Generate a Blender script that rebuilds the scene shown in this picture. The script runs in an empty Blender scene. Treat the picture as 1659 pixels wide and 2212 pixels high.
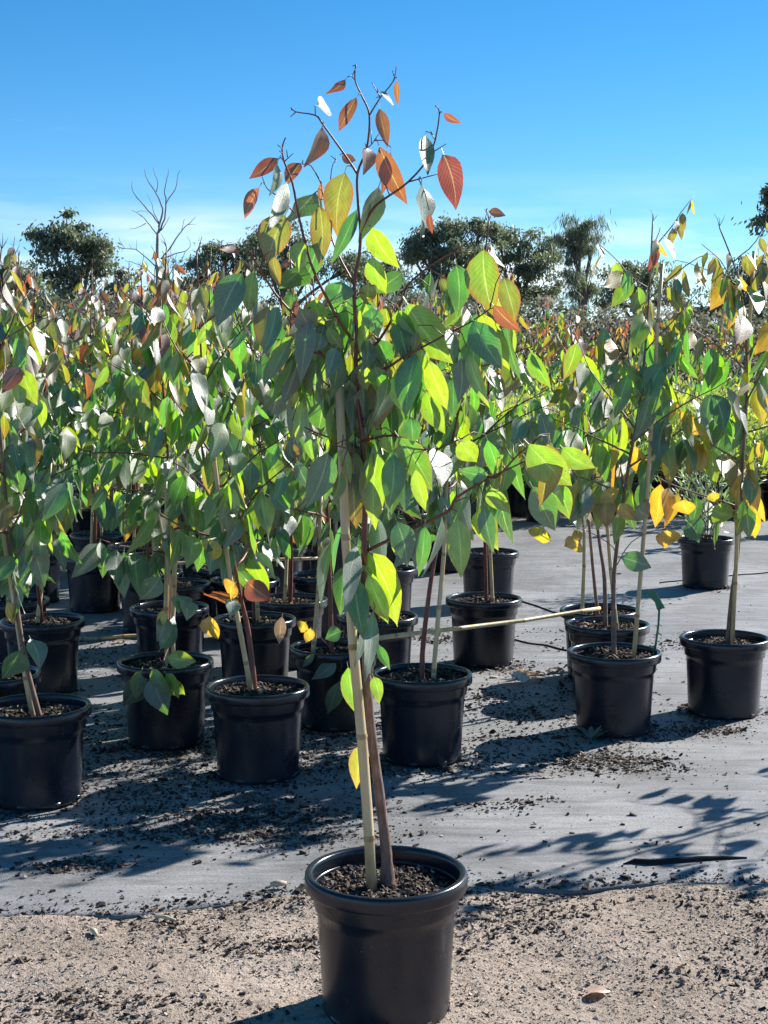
import bpy, math, random
import numpy as np
from mathutils import Vector, Matrix
R = math.radians
random.seed(7); RNG = np.random.default_rng(7)
SC = bpy.context.scene
COL = SC.collection

# ------------------------------------------------------------------ camera
CAM_H, PITCH, F = 1.30, R(5.8), 3200.0          # F in pixels of a 1659 x 2212 picture
CX, CY = 829.5, 1106.0
cd = bpy.data.cameras.new('camera'); cam = bpy.data.objects.new('camera', cd); COL.objects.link(cam)
cam.location = (0, 0, CAM_H); cam.rotation_euler = (math.pi/2 - PITCH, 0, 0)
cd.sensor_fit = 'VERTICAL'; cd.sensor_height = 36.0; cd.lens = 36.0*F/2212.0
cd.clip_start = 0.05; cd.clip_end = 3000
SC.camera = cam
SC.render.resolution_x, SC.render.resolution_y = 768, 1024

# ------------------------------------------------------------------ world, sun, exposure
SUN_EL, SUN_AZ = R(33), R(51.6)                  # azimuth from +Y (away from the camera) towards +X
SUNDIR = Vector((math.cos(SUN_EL)*math.sin(SUN_AZ), math.cos(SUN_EL)*math.cos(SUN_AZ), math.sin(SUN_EL)))
W = bpy.data.worlds.new('World'); SC.world = W; W.use_nodes = True
nt = W.node_tree; nt.nodes.clear()
def N(tree, typ, **kw):
    n = tree.nodes.new(typ)
    for k, v in kw.items():
        if k.startswith('i_'): n.inputs[k[2:].replace('_', ' ')].default_value = v
        else: setattr(n, k, v)
    return n
def L(tree, a, b): tree.links.new(a, b)
out = N(nt, 'ShaderNodeOutputWorld'); bg = N(nt, 'ShaderNodeBackground'); bg.inputs['Strength'].default_value = 0.083
sky = N(nt, 'ShaderNodeTexSky', sky_type='NISHITA', sun_disc=False, sun_elevation=SUN_EL, sun_rotation=SUN_AZ,
        altitude=1200, air_density=0.75, dust_density=0.05, ozone_density=2.6)
hs = N(nt, 'ShaderNodeHueSaturation'); hs.inputs['Saturation'].default_value = 1.33; hs.inputs['Hue'].default_value = .493
tc = N(nt, 'ShaderNodeTexCoord'); sx = N(nt, 'ShaderNodeSeparateXYZ')
mp = N(nt, 'ShaderNodeMapping'); mp.inputs['Scale'].default_value = (5, 5, 34); mp.inputs['Location'].default_value = (1.3, .4, .2)
nz = N(nt, 'ShaderNodeTexNoise'); nz.inputs['Scale'].default_value = 1.0; nz.inputs['Detail'].default_value = 6; nz.inputs['Roughness'].default_value = .55
r1 = N(nt, 'ShaderNodeValToRGB'); r1.color_ramp.elements[0].position = .40; r1.color_ramp.elements[1].position = .68
r2 = N(nt, 'ShaderNodeValToRGB')                 # low bank of thin cloud above the horizon
e = r2.color_ramp.elements; e[0].position = 0.0; e[0].color = (.55,)*3+(1,); e[1].position = .125; e[1].color = (0,)*3+(1,)
x = e.new(.07); x.color = (.8,)*3+(1,); x = e.new(.098); x.color = (.25,)*3+(1,)
mm = N(nt, 'ShaderNodeMath', operation='MULTIPLY'); mx = N(nt, 'ShaderNodeMix', data_type='RGBA')
mx.inputs[7].default_value = (8.6, 9.0, 9.6, 1)
L(nt, tc.outputs['Generated'], sx.inputs[0]); L(nt, sx.outputs['Z'], r2.inputs[0]); L(nt, tc.outputs['Generated'], mp.inputs[0])
L(nt, mp.outputs[0], nz.inputs['Vector']); L(nt, nz.outputs[0], r1.inputs[0]); L(nt, r1.outputs[0], mm.inputs[0]); L(nt, r2.outputs[0], mm.inputs[1])
L(nt, sky.outputs[0], hs.inputs['Color']); L(nt, hs.outputs[0], mx.inputs[6]); L(nt, mm.outputs[0], mx.inputs[0])
wx = N(nt, 'ShaderNodeMath', operation='DIVIDE'); L(nt, sx.outputs['X'], wx.inputs[0]); L(nt, sx.outputs['Y'], wx.inputs[1])
def wm(op, a, b_=None):
    q = N(nt, 'ShaderNodeMath', operation=op)
    for k_, v_ in enumerate((a, b_)):
        if v_ is None: continue
        if isinstance(v_, (int, float)): q.inputs[k_].default_value = v_
        else: L(nt, v_, q.inputs[k_])
    return q.outputs[0]
ez = wm('POWER', wm('ABSOLUTE', wm('DIVIDE', wm('SUBTRACT', sx.outputs['Z'], .1495), .0032)), 2.0); ex_ = wm('POWER', wm('ABSOLUTE', wm('DIVIDE', wm('ADD', wx.outputs[0], .25), .030)), 2.0)
front = wm('GREATER_THAN', sx.outputs['Y'], 0.0)
wisp = wm('MULTIPLY', wm('MULTIPLY', wm('POWER', 2.718, wm('MULTIPLY', wm('ADD', ez, ex_), -1.0)), front), wm('MULTIPLY', r1.outputs[0], .8))
mx2 = N(nt, 'ShaderNodeMix', data_type='RGBA'); mx2.inputs[7].default_value = (8.6, 9.0, 9.6, 1); L(nt, wisp, mx2.inputs[0]); L(nt, mx.outputs[2], mx2.inputs[6]); L(nt, mx2.outputs[2], bg.inputs[0]); L(nt, bg.outputs[0], out.inputs[0])
sl = bpy.data.lights.new('sun', 'SUN'); sl.energy = 5.0; sl.angle = R(0.5); sl.color = (1, .945, .86)
so = bpy.data.objects.new('sun', sl); COL.objects.link(so); so.location = SUNDIR*30
so.rotation_euler = SUNDIR.to_track_quat('Z', 'Y').to_euler()
vs = SC.view_settings; SC.display_settings.display_device = 'sRGB'
vs.view_transform = 'Standard'; vs.look = 'None'; vs.exposure = 0.95; vs.gamma = 1.0; vs.use_curve_mapping = False
SC.render.engine = 'CYCLES'; SC.cycles.max_bounces = 5; SC.cycles.diffuse_bounces = 3; SC.cycles.glossy_bounces = 2
SC.cycles.transmission_bounces = 3; SC.cycles.transparent_max_bounces = 4

# ------------------------------------------------------------------ pixel -> world
FWD = Vector((0, math.cos(PITCH), -math.sin(PITCH))); UP = Vector((0, math.sin(PITCH), math.cos(PITCH))); EYE = Vector((0, 0, CAM_H))
def ray(x, y): return FWD*F + Vector((1, 0, 0))*(x-CX) + UP*(CY-y)
def at_z(x, y, z=0.0):
    d = ray(x, y); return EYE + d*((z-CAM_H)/d.z)
def at_y(x, y, Y):
    d = ray(x, y); return EYE + d*(Y/d.y)
def crop(ox, oy, x, y, k=2.37): return ((ox+x/k)/1.15731, (oy+y/k)/1.15731)

# ------------------------------------------------------------------ materials
MATS = {}
def mat(name):
    m = bpy.data.materials.new(name); m.use_nodes = True; m.node_tree.nodes.clear(); MATS[name] = m
    t = m.node_tree; o = N(t, 'ShaderNodeOutputMaterial'); return m, t, o
def ramp(t, stops, interp='LINEAR'):
    r = N(t, 'ShaderNodeValToRGB'); r.color_ramp.interpolation = interp; e = r.color_ramp.elements
    while len(e) < len(stops): e.new(.5)
    for q, (p, c) in zip(e, stops): q.position = p; q.color = tuple(c)+(1,) if len(c) == 3 else c
    return r
def principled(t, o, rough=.6, spec=.5):
    b = N(t, 'ShaderNodeBsdfPrincipled'); b.inputs['Roughness'].default_value = rough; b.inputs['Specular IOR Level'].default_value = spec
    L(t, b.outputs[0], o.inputs['Surface']); return b
def rnd_value(t):
    """random number per leaf or chip: attribute 'rnd' of joined meshes plus the object's own random number"""
    a = N(t, 'ShaderNodeAttribute', attribute_name='rnd'); oi = N(t, 'ShaderNodeObjectInfo')
    s = N(t, 'ShaderNodeMath', operation='ADD'); f = N(t, 'ShaderNodeMath', operation='FRACT')
    L(t, a.outputs['Fac'], s.inputs[0]); L(t, oi.outputs['Random'], s.inputs[1]); L(t, s.outputs[0], f.inputs[0]); return f.outputs[0]
def noise(t, scale, detail=4, rough=.55, vec=None, dist=0):
    n = N(t, 'ShaderNodeTexNoise'); n.inputs['Scale'].default_value = scale; n.inputs['Detail'].default_value = detail
    n.inputs['Roughness'].default_value = rough; n.inputs['Distortion'].default_value = dist
    if vec is not None: L(t, vec, n.inputs['Vector'])
    return n
def mixc(t, fac, a, b, blend='MIX'):
    m = N(t, 'ShaderNodeMix', data_type='RGBA', blend_type=blend)
    for s, v in ((m.inputs[0], fac), (m.inputs[6], a), (m.inputs[7], b)):
        if isinstance(v, (int, float)): s.default_value = v
        elif isinstance(v, tuple): s.default_value = v+(1,) if len(v) == 3 else v
        else: L(t, v, s)
    return m.outputs[2]
def math_(t, op, a, b=None, c=None):
    m = N(t, 'ShaderNodeMath', operation=op)
    for s, v in zip(m.inputs, (a, b, c)):
        if v is None: continue
        if isinstance(v, (int, float)): s.default_value = v
        else: L(t, v, s)
    return m.outputs[0]
def bump(t, b, h, strength=.3, dist=.01):
    n = N(t, 'ShaderNodeBump'); n.inputs['Strength'].default_value = strength; n.inputs['Distance'].default_value = dist
    L(t, h, n.inputs['Height']); L(t, n.outputs[0], b.inputs['Normal']); return n

def leaf_material(name, refl, trans, edge=None, edge_amt=0.0, rough=.46):
    """refl / trans: three colours each, picked per leaf; edge: colour of the margin and the tip"""
    m, t, o = mat(name)
    rv = rnd_value(t); uv = N(t, 'ShaderNodeUVMap'); sp = N(t, 'ShaderNodeSeparateXYZ'); L(t, uv.outputs[0], sp.inputs[0])
    across = math_(t, 'ABSOLUTE', math_(t, 'SUBTRACT', sp.outputs['X'], .5))       # 0 at the midrib, .5 at the margin
    cr = ramp(t, [(0, refl[0]), (.5, refl[1]), (1, refl[2])]); L(t, rv, cr.inputs[0])
    rv2 = math_(t, 'FRACT', math_(t, 'MULTIPLY', rv, 7.31))
    ct = ramp(t, [(0, trans[0]), (.5, trans[1]), (1, trans[2])]); L(t, rv2, ct.inputs[0])
    tcn = N(t, 'ShaderNodeTexCoord')
    no = noise(t, 3.2, 4, .6, vec=tcn.outputs['Object'])
    nb = noise(t, 26, 3, .6, vec=tcn.outputs['Object'])
    blot = ramp(t, [(.3, (.62,)*3), (.62, (1.12,)*3)]); L(t, no.outputs[0], blot.inputs[0])
    colr = mixc(t, 1.0, cr.outputs[0], blot.outputs[0], 'MULTIPLY'); colt = mixc(t, 1.0, ct.outputs[0], blot.outputs[0], 'MULTIPLY')
    if edge:
        e1 = math_(t, 'POWER', math_(t, 'MULTIPLY', across, 2.0), 6.0)
        e2 = math_(t, 'POWER', sp.outputs['Y'], 3.0)
        ef = math_(t, 'MULTIPLY', math_(t, 'MINIMUM', math_(t, 'ADD', e1, math_(t, 'MULTIPLY', e2, math_(t, 'ADD', no.outputs[0], .1))), 1.0), edge_amt)
        colr = mixc(t, ef, colr, tuple(c*.45 for c in edge)); colt = mixc(t, ef, colt, edge)
    nsp = noise(t, 9.0, 2, .5, vec=uv.outputs[0]); va = N(t, 'ShaderNodeVectorMath', operation='ADD'); cb = N(t, 'ShaderNodeCombineXYZ'); L(t, math_(t, 'MULTIPLY', rv, 40.0), cb.inputs[0]); L(t, uv.outputs[0], va.inputs[0]); L(t, cb.outputs[0], va.inputs[1]); L(t, va.outputs[0], nsp.inputs['Vector'])
    spot = ramp(t, [(.70, (0,)*3), (.745, (1,)*3)]); L(t, nsp.outputs[0], spot.inputs[0])
    colr = mixc(t, math_(t, 'MULTIPLY', spot.outputs[0], .7), colr, (.10, .055, .03)); colt = mixc(t, math_(t, 'MULTIPLY', spot.outputs[0], .75), colt, (.09, .045, .01))
    # side veins run forward from the midrib; fine and pale
    ph = math_(t, 'SUBTRACT', sp.outputs['Y'], math_(t, 'MULTIPLY', across, .55))
    w = math_(t, 'POWER', math_(t, 'ABSOLUTE', math_(t, 'SINE', math_(t, 'MULTIPLY', ph, 40.0))), 14.0)
    side = math_(t, 'SUBTRACT', 1.0, math_(t, 'POWER', math_(t, 'ABSOLUTE', math_(t, 'SINE', math_(t, 'MULTIPLY', ph, 38.0))), .25))
    mid = N(t, 'ShaderNodeMapRange'); mid.inputs[1].default_value = .012; mid.inputs[2].default_value = .035; mid.inputs[3].default_value = 1; mid.inputs[4].default_value = 0
    L(t, across, mid.inputs[0])
    vf = math_(t, 'MINIMUM', math_(t, 'ADD', math_(t, 'MULTIPLY', side, .35), math_(t, 'MULTIPLY', mid.outputs[0], .6)), 1.0)
    colr = mixc(t, vf, colr, mixc(t, .5, colr, (.40, .42, .30)))
    colt = mixc(t, math_(t, 'MULTIPLY', vf, .8), colt, mixc(t, .45, colt, (.75, .68, .25)))
    p = N(t, 'ShaderNodeBsdfPrincipled'); p.inputs['Specular IOR Level'].default_value = 1.0
    L(t, colr, p.inputs['Base Color'])
    rr = math_(t, 'ADD', math_(t, 'MULTIPLY', nb.outputs[0], .10), rough-.05); L(t, rr, p.inputs['Roughness'])
    tr = N(t, 'ShaderNodeBsdfTranslucent'); L(t, colt, tr.inputs['Color'])
    bn = N(t, 'ShaderNodeBump'); bn.inputs['Strength'].default_value = .14; bn.inputs['Distance'].default_value = .02
    L(t, math_(t, 'ADD', math_(t, 'MULTIPLY', vf, -.5), math_(t, 'MULTIPLY', nb.outputs[0], .9)), bn.inputs['Height'])
    L(t, bn.outputs[0], p.inputs['Normal'])
    ad = N(t, 'ShaderNodeAddShader'); L(t, p.outputs[0], ad.inputs[0]); L(t, tr.outputs[0], ad.inputs[1]); L(t, ad.outputs[0], o.inputs['Surface'])
    return m
leaf_material('leaf_green', [(.055, .09, .065), (.08, .115, .085), (.04, .075, .055)], [(.18, .37, .003), (.28, .44, .002), (.085, .27, .006)], (.30, .16, .015), .5)
leaf_material('leaf_deep', [(.06, .095, .075), (.08, .115, .095), (.045, .08, .06)], [(.045, .24, .012), (.07, .28, .008), (.03, .18, .014)], (.18, .12, .015), .4)
leaf_material('leaf_blue', [(.075, .105, .10), (.105, .13, .125), (.055, .085, .08)], [(.025, .12, .010), (.05, .19, .006), (.012, .075, .014)], (.14, .11, .03), .3)
leaf_material('leaf_olive', [(.09, .10, .065), (.085, .075, .055), (.08, .10, .07)], [(.17, .24, .003), (.22, .20, .004), (.13, .26, .004)], (.26, .055, .008), .85)
leaf_material('leaf_red', [(.09, .05, .055), (.11, .075, .08), (.065, .042, .055)], [(.22, .048, .010), (.21, .080, .010), (.17, .028, .010)], (.22, .02, .008), .6)
leaf_material('leaf_yellow', [(.20, .17, .07), (.20, .14, .07), (.15, .16, .07)], [(.48, .36, .006), (.50, .27, .008), (.36, .39, .006)], (.40, .09, .01), .55)
leaf_material('leaf_fallen', [(.55, .37, .28), (.58, .40, .31), (.50, .33, .25)], [(.12, .06, .03), (.15, .085, .04), (.09, .055, .03)])
leaf_material('leaf_dry', [(.32, .23, .17), (.40, .31, .24), (.24, .17, .13)], [(.12, .06, .03), (.15, .085, .04), (.09, .055, .03)])
leaf_material('leaf_silver', [(.14, .17, .14), (.18, .20, .175), (.11, .14, .12)], [(.10, .17, .04), (.14, .21, .045), (.08, .15, .04)], rough=.5)
leaf_material('leaf_lime', [(.10, .13, .07), (.12, .14, .07), (.09, .115, .08)], [(.27, .34, .02), (.32, .34, .02), (.20, .27, .025)], rough=.5)

def simple_noise_mat(name, stops, scale, rough, spec=.4, bs=.3, bd=.004, bscale=None, coord='Object', stretch=None):
    m, t, o = mat(name); b = principled(t, o, rough, spec); tcn = N(t, 'ShaderNodeTexCoord'); v = tcn.outputs[coord]
    if stretch:
        mpn = N(t, 'ShaderNodeMapping'); mpn.inputs['Scale'].default_value = stretch; L(t, v, mpn.inputs[0]); v = mpn.outputs[0]
    n = noise(t, scale, 5, .6, vec=v); r = ramp(t, stops); L(t, n.outputs[0], r.inputs[0]); L(t, r.outputs[0], b.inputs['Base Color'])
    n2 = noise(t, bscale or scale*3, 4, .6, vec=v); bump(t, b, n2.outputs[0], bs, bd); return m
simple_noise_mat('bamboo', [(.3, (.40, .29, .14)), (.5, (.55, .42, .23)), (.7, (.62, .50, .31))], 9, .45, .5, .25, .002, stretch=(6, 6, .8))
simple_noise_mat('cane_node', [(.3, (.26, .17, .08)), (.7, (.42, .30, .16))], 30, .5)
simple_noise_mat('bark_stem', [(.3, (.13, .075, .055)), (.5, (.20, .125, .095)), (.75, (.30, .22, .17))], 30, .6, .4, .5, .003, stretch=(4, 4, 1))
simple_noise_mat('bark_red', [(.3, (.10, .028, .022)), (.6, (.17, .05, .035)), (.8, (.22, .10, .07))], 40, .45, .5, .3, .001)
simple_noise_mat('bark_tree', [(.3, (.10, .085, .07)), (.7, (.24, .21, .18))], 3, .85, .2, .5, .03)
simple_noise_mat('dead_wood', [(.3, (.22, .205, .19)), (.7, (.42, .40, .38))], 4, .8, .2, .4, .02)
simple_noise_mat('tag_green', [(.3, (.004, .13, .065)), (.7, (.006, .17, .085))], 40, .4, .5, .05, .001)
simple_noise_mat('paper', [(.3, (.62, .60, .55)), (.7, (.75, .73, .68))], 30, .8, .2, .4, .002)
simple_noise_mat('straw', [(.3, (.38, .30, .20)), (.7, (.62, .54, .42))], 20, .7, .3)
m, t, o = mat('scrub_leaf'); b = principled(t, o, .7, .3); rv = rnd_value(t); r = ramp(t, [(0, (.045, .055, .032)), (.4, (.075, .085, .055)), (.75, (.12, .11, .08)), (1, (.20, .175, .14))]); L(t, rv, r.inputs[0]); L(t, r.outputs[0], b.inputs['Base Color'])
tr = N(t, 'ShaderNodeBsdfTranslucent'); L(t, r.outputs[0], tr.inputs['Color']); ad = N(t, 'ShaderNodeAddShader'); L(t, b.outputs[0], ad.inputs[0]); L(t, tr.outputs[0], ad.inputs[1]); L(t, ad.outputs[0], o.inputs['Surface'])

# black injection moulded plastic: mould grain, dust, splashes of dried mud towards the foot
m, t, o = mat('pot_plastic'); b = principled(t, o, .38, .5); tcn = N(t, 'ShaderNodeTexCoord'); oi = N(t, 'ShaderNodeObjectInfo')
vo = N(t, 'ShaderNodeVectorMath', operation='ADD'); cmb = N(t, 'ShaderNodeCombineXYZ'); L(t, math_(t, 'MULTIPLY', oi.outputs['Random'], 20.0), cmb.inputs[0])
L(t, tcn.outputs['Object'], vo.inputs[0]); L(t, cmb.outputs[0], vo.inputs[1]); v = vo.outputs[0]
big = noise(t, 5, 5, .65, vec=v, dist=.6); fine = noise(t, 240, 2, .5, vec=v); spk = noise(t, 75, 2, .5, vec=v)
sz = N(t, 'ShaderNodeSeparateXYZ'); L(t, tcn.outputs['Object'], sz.inputs[0])
low = N(t, 'ShaderNodeMapRange'); low.inputs[1].default_value = .0; low.inputs[2].default_value = .13; low.inputs[3].default_value = .32; low.inputs[4].default_value = 0.025; L(t, sz.outputs['Z'], low.inputs[0])
rb = ramp(t, [(.42, (0,)*3), (.75, (1,)*3)]); L(t, big.outputs[0], rb.inputs[0])
rs = ramp(t, [(.70, (0,)*3), (.74, (1,)*3)]); L(t, spk.outputs[0], rs.inputs[0])
dust = math_(t, 'ADD', math_(t, 'MULTIPLY', rb.outputs[0], low.outputs[0]), math_(t, 'MULTIPLY', rs.outputs[0], .25))
L(t, mixc(t, dust, (.007, .0105, .019), (.13, .12, .11)), b.inputs['Base Color'])
L(t, math_(t, 'ADD', math_(t, 'ADD', math_(t, 'MULTIPLY', dust, .5), .20), math_(t, 'MULTIPLY', big.outputs[0], .12)), b.inputs['Roughness'])
bump(t, b, math_(t, 'ADD', math_(t, 'MULTIPLY', fine.outputs[0], .5), math_(t, 'MULTIPLY', big.outputs[0], 2.0)), .22, .0015)

# potting mix and bark litter: colour per chip
m, t, o = mat('bark_chip'); b = principled(t, o, .75, .35); rv = rnd_value(t)
r = ramp(t, [(0, (.012, .009, .008)), (.35, (.03, .021, .017)), (.62, (.065, .043, .032)), (.82, (.13, .09, .065)), (.93, (.22, .17, .125)), (1, (.46, .40, .33))]); L(t, rv, r.inputs[0])
L(t, r.outputs[0], b.inputs['Base Color']); n = noise(t, 300, 2); bump(t, b, n.outputs[0], .3, .001)
m, t, o = mat('sand_grain'); b = principled(t, o, .8, .3); rv = rnd_value(t)
r = ramp(t, [(0, (.055, .042, .035)), (.16, (.14, .11, .09)), (.3, (.32, .265, .22)), (.7, (.45, .38, .32)), (.95, (.55, .485, .425)), (1, (.62, .54, .46))]); L(t, rv, r.inputs[0])
L(t, r.outputs[0], b.inputs['Base Color'])
m, t, o = mat('potting_soil'); b = principled(t, o, .85, .3); tcn = N(t, 'ShaderNodeTexCoord'); v = tcn.outputs['Object']
n1 = noise(t, 90, 4, .7, vec=v); r = ramp(t, [(.3, (.008, .006, .005)), (.55, (.03, .021, .016)), (.72, (.09, .062, .045)), (.85, (.2, .15, .11))]); L(t, n1.outputs[0], r.inputs[0]); L(t, r.outputs[0], b.inputs['Base Color'])
bump(t, b, n1.outputs[0], 1.0, .012)

# sand and far dry ground
m, t, o = mat('sandy_ground'); b = principled(t, o, .9, .2); g = N(t, 'ShaderNodeNewGeometry'); v = g.outputs['Position']
n1 = noise(t, 2.2, 5, .6, vec=v); n2 = noise(t, 60, 4, .7, vec=v); n3 = noise(t, 260, 3, .6, vec=v)
r = ramp(t, [(.3, (.32, .26, .21)), (.55, (.43, .355, .295)), (.75, (.51, .43, .365))]); L(t, n1.outputs[0], r.inputs[0])
r2_ = ramp(t, [(.32, (.28,)*3), (.5, (.95,)*3), (.8, (1.25,)*3)]); L(t, n2.outputs[0], r2_.inputs[0])
near = mixc(t, .75, r.outputs[0], r2_.outputs[0], 'MULTIPLY')
sxy = N(t, 'ShaderNodeSeparateXYZ'); L(t, v, sxy.inputs[0])
fr = N(t, 'ShaderNodeMapRange'); fr.inputs[1].default_value = 11; fr.inputs[2].default_value = 15; L(t, sxy.outputs['Y'], fr.inputs[0])
nf = noise(t, .35, 5, .65, vec=v); rf = ramp(t, [(.3, (.10, .085, .05)), (.55, (.20, .165, .10)), (.75, (.16, .17, .08))]); L(t, nf.outputs[0], rf.inputs[0])
L(t, mixc(t, fr.outputs[0], near, rf.outputs[0]), b.inputs['Base Color'])
bump(t, b, math_(t, 'ADD', n2.outputs[0], math_(t, 'MULTIPLY', n3.outputs[0], .5)), .8, .012)

# woven weed mat: flat tapes, dust film, scuffs
m, t, o = mat('woven_mat'); b = principled(t, o, .55, .55); g = N(t, 'ShaderNodeNewGeometry'); v = g.outputs['Position']
mpn = N(t, 'ShaderNodeMapping'); mpn.inputs['Rotation'].default_value = (0, 0, R(8)); L(t, v, mpn.inputs[0]); wv = mpn.outputs[0]
w1 = N(t, 'ShaderNodeTexWave', wave_type='BANDS', bands_direction='X'); w1.inputs['Scale'].default_value = 115; w1.inputs['Distortion'].default_value = .3; L(t, wv, w1.inputs['Vector'])
w2 = N(t, 'ShaderNodeTexWave', wave_type='BANDS', bands_direction='Y'); w2.inputs['Scale'].default_value = 70; w2.inputs['Distortion'].default_value = .6; L(t, wv, w2.inputs['Vector'])
n1 = noise(t, 1.4, 6, .62, vec=v, dist=.4)
ms = N(t, 'ShaderNodeMapping'); ms.inputs['Scale'].default_value = (3, 22, 1); ms.inputs['Rotation'].default_value = (0, 0, R(8)); L(t, v, ms.inputs[0])
n2 = noise(t, 1.0, 5, .65, vec=ms.outputs[0], dist=.5); n3 = noise(t, 130, 3, .7, vec=v)
r = ramp(t, [(.3, (.175, .178, .186)), (.48, (.265, .268, .275)), (.68, (.37, .365, .36))]); L(t, n1.outputs[0], r.inputs[0])
rr = ramp(t, [(.33, (.60,)*3), (.52, (1.0,)*3), (.72, (1.25,)*3)]); L(t, n2.outputs[0], rr.inputs[0])
r3 = ramp(t, [(.3, (.62,)*3), (.6, (1.06,)*3), (.8, (1.3,)*3)]); L(t, n3.outputs[0], r3.inputs[0])
c = mixc(t, 1, mixc(t, 1, r.outputs[0], rr.outputs[0], 'MULTIPLY'), r3.outputs[0], 'MULTIPLY')
nd = noise(t, 3.1, 7, .72, vec=v, dist=.8); rd_ = ramp(t, [(.50, (0,)*3), (.66, (1,)*3)]); L(t, nd.outputs[0], rd_.inputs[0])
wlin = N(t, 'ShaderNodeTexWave', wave_type='BANDS', bands_direction='X'); wlin.inputs['Scale'].default_value = 1.05; wlin.inputs['Distortion'].default_value = .15; L(t, wv, wlin.inputs['Vector'])
rl = ramp(t, [(.985, (0,)*3), (.997, (1,)*3)]); L(t, wlin.outputs[0], rl.inputs[0])
c = mixc(t, math_(t, 'MULTIPLY', rl.outputs[0], .07), c, (.06, .07, .07))
c = mixc(t, math_(t, 'MULTIPLY', rd_.outputs[0], .55), c, (.085, .075, .068)); c = mixc(t, 1, c, (.96, .97, 1.0), 'MULTIPLY'); L(t, c, b.inputs['Base Color'])
h = math_(t, 'ADD', math_(t, 'MULTIPLY', w1.outputs[0], w2.outputs[0]), math_(t, 'ADD', math_(t, 'MULTIPLY', n2.outputs[0], 2.0), math_(t, 'MULTIPLY', n3.outputs[0], 1.2)))
bump(t, b, h, .55, .004)
L(t, math_(t, 'ADD', math_(t, 'MULTIPLY', n1.outputs[0], .25), .40), b.inputs['Roughness'])
m, t, o = mat('mat_black'); b = principled(t, o, .9, .1); n = noise(t, 80, 4); r = ramp(t, [(.3, (.012, .013, .015)), (.7, (.035, .035, .038))]); L(t, n.outputs[0], r.inputs[0]); L(t, r.outputs[0], b.inputs['Base Color'])

m, t, o = mat('gum_leaf'); rv = rnd_value(t)
r = ramp(t, [(0, (.045, .062, .042)), (.5, (.075, .095, .066)), (1, (.125, .14, .105))]); L(t, rv, r.inputs[0])
p = N(t, 'ShaderNodeBsdfPrincipled'); p.inputs['Roughness'].default_value = .6; p.inputs['Specular IOR Level'].default_value = .8; L(t, r.outputs[0], p.inputs['Base Color'])
tr = N(t, 'ShaderNodeBsdfTranslucent'); tr.inputs['Color'].default_value = (.085, .11, .05, 1)
ad = N(t, 'ShaderNodeAddShader'); L(t, p.outputs[0], ad.inputs[0]); L(t, tr.outputs[0], ad.inputs[1]); L(t, ad.outputs[0], o.inputs['Surface'])
m, t, o = mat('clear_plastic'); b = principled(t, o, .18, .5); b.inputs['Base Color'].default_value = (.82, .9, .95, 1); b.inputs['Transmission Weight'].default_value = .75; b.inputs['IOR'].default_value = 1.2

# ------------------------------------------------------------------ mesh helpers
def link(name, me, parent=None, loc=None):
    o = bpy.data.objects.new(name, me); COL.objects.link(o)
    if parent is not None: o.parent = parent
    if loc is not None: o.location = loc
    return o
def empty(name, loc, rz=0):
    o = link(name, None, None, loc); o.empty_display_size = .1; o.rotation_euler = (0, 0, rz); return o
def tag(o, label=None, cat=None, group=None, kind=None):
    for k, v in (('label', label), ('category', cat), ('group', group), ('kind', kind)):
        if v: o[k] = v
    return o
class MB:
    def __init__(s): s.v = []; s.f = []; s.mi = []
    def add(s, vs, fs, mi=0):
        n = len(s.v); s.v += [tuple(p) for p in vs]; s.f += [tuple(i+n for i in q) for q in fs]; s.mi += [mi]*len(fs)
    def tube(s, pts, rad, seg=6, cap=True, mi=0):
        pts = [Vector(p) for p in pts]; n = len(pts)
        if not hasattr(rad, '__len__'): rad = [rad]*n
        t0 = (pts[1]-pts[0]).normalized(); a = t0.orthogonal().normalized(); vs = []
        for i, p in enumerate(pts):
            tg = (pts[min(i+1, n-1)]-pts[max(i-1, 0)]).normalized()
            a = (a - tg*a.dot(tg)).normalized(); b_ = tg.cross(a)
            for k in range(seg):
                q = 2*math.pi*k/seg; vs.append(p + (a*math.cos(q)+b_*math.sin(q))*rad[i])
        fs = [(i*seg+k, i*seg+(k+1) % seg, (i+1)*seg+(k+1) % seg, (i+1)*seg+k) for i in range(n-1) for k in range(seg)]
        if cap: fs += [tuple(range(seg))[::-1], tuple((n-1)*seg+k for k in range(seg))]
        s.add(vs, fs, mi)
    def lathe(s, prof, seg=48, mi=0):
        vs = [(r*math.cos(2*math.pi*k/seg), r*math.sin(2*math.pi*k/seg), z) for r, z in prof for k in range(seg)]
        fs = [(i*seg+k, i*seg+(k+1) % seg, (i+1)*seg+(k+1) % seg, (i+1)*seg+k) for i in range(len(prof)-1) for k in range(seg)]
        s.add(vs, fs, mi)
    def mesh(s, name, mats, smooth=True):
        me = bpy.data.meshes.new(name); me.from_pydata(s.v, [], s.f)
        for m_ in (mats if isinstance(mats, (list, tuple)) else [mats]): me.materials.append(MATS[m_])
        me.polygons.foreach_set('material_index', s.mi); me.polygons.foreach_set('use_smooth', [smooth]*len(s.f)); me.update(); return me
    def build(s, name, mats, parent=None, loc=None, smooth=True): return link(name, s.mesh(name, mats, smooth), parent, loc)

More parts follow.
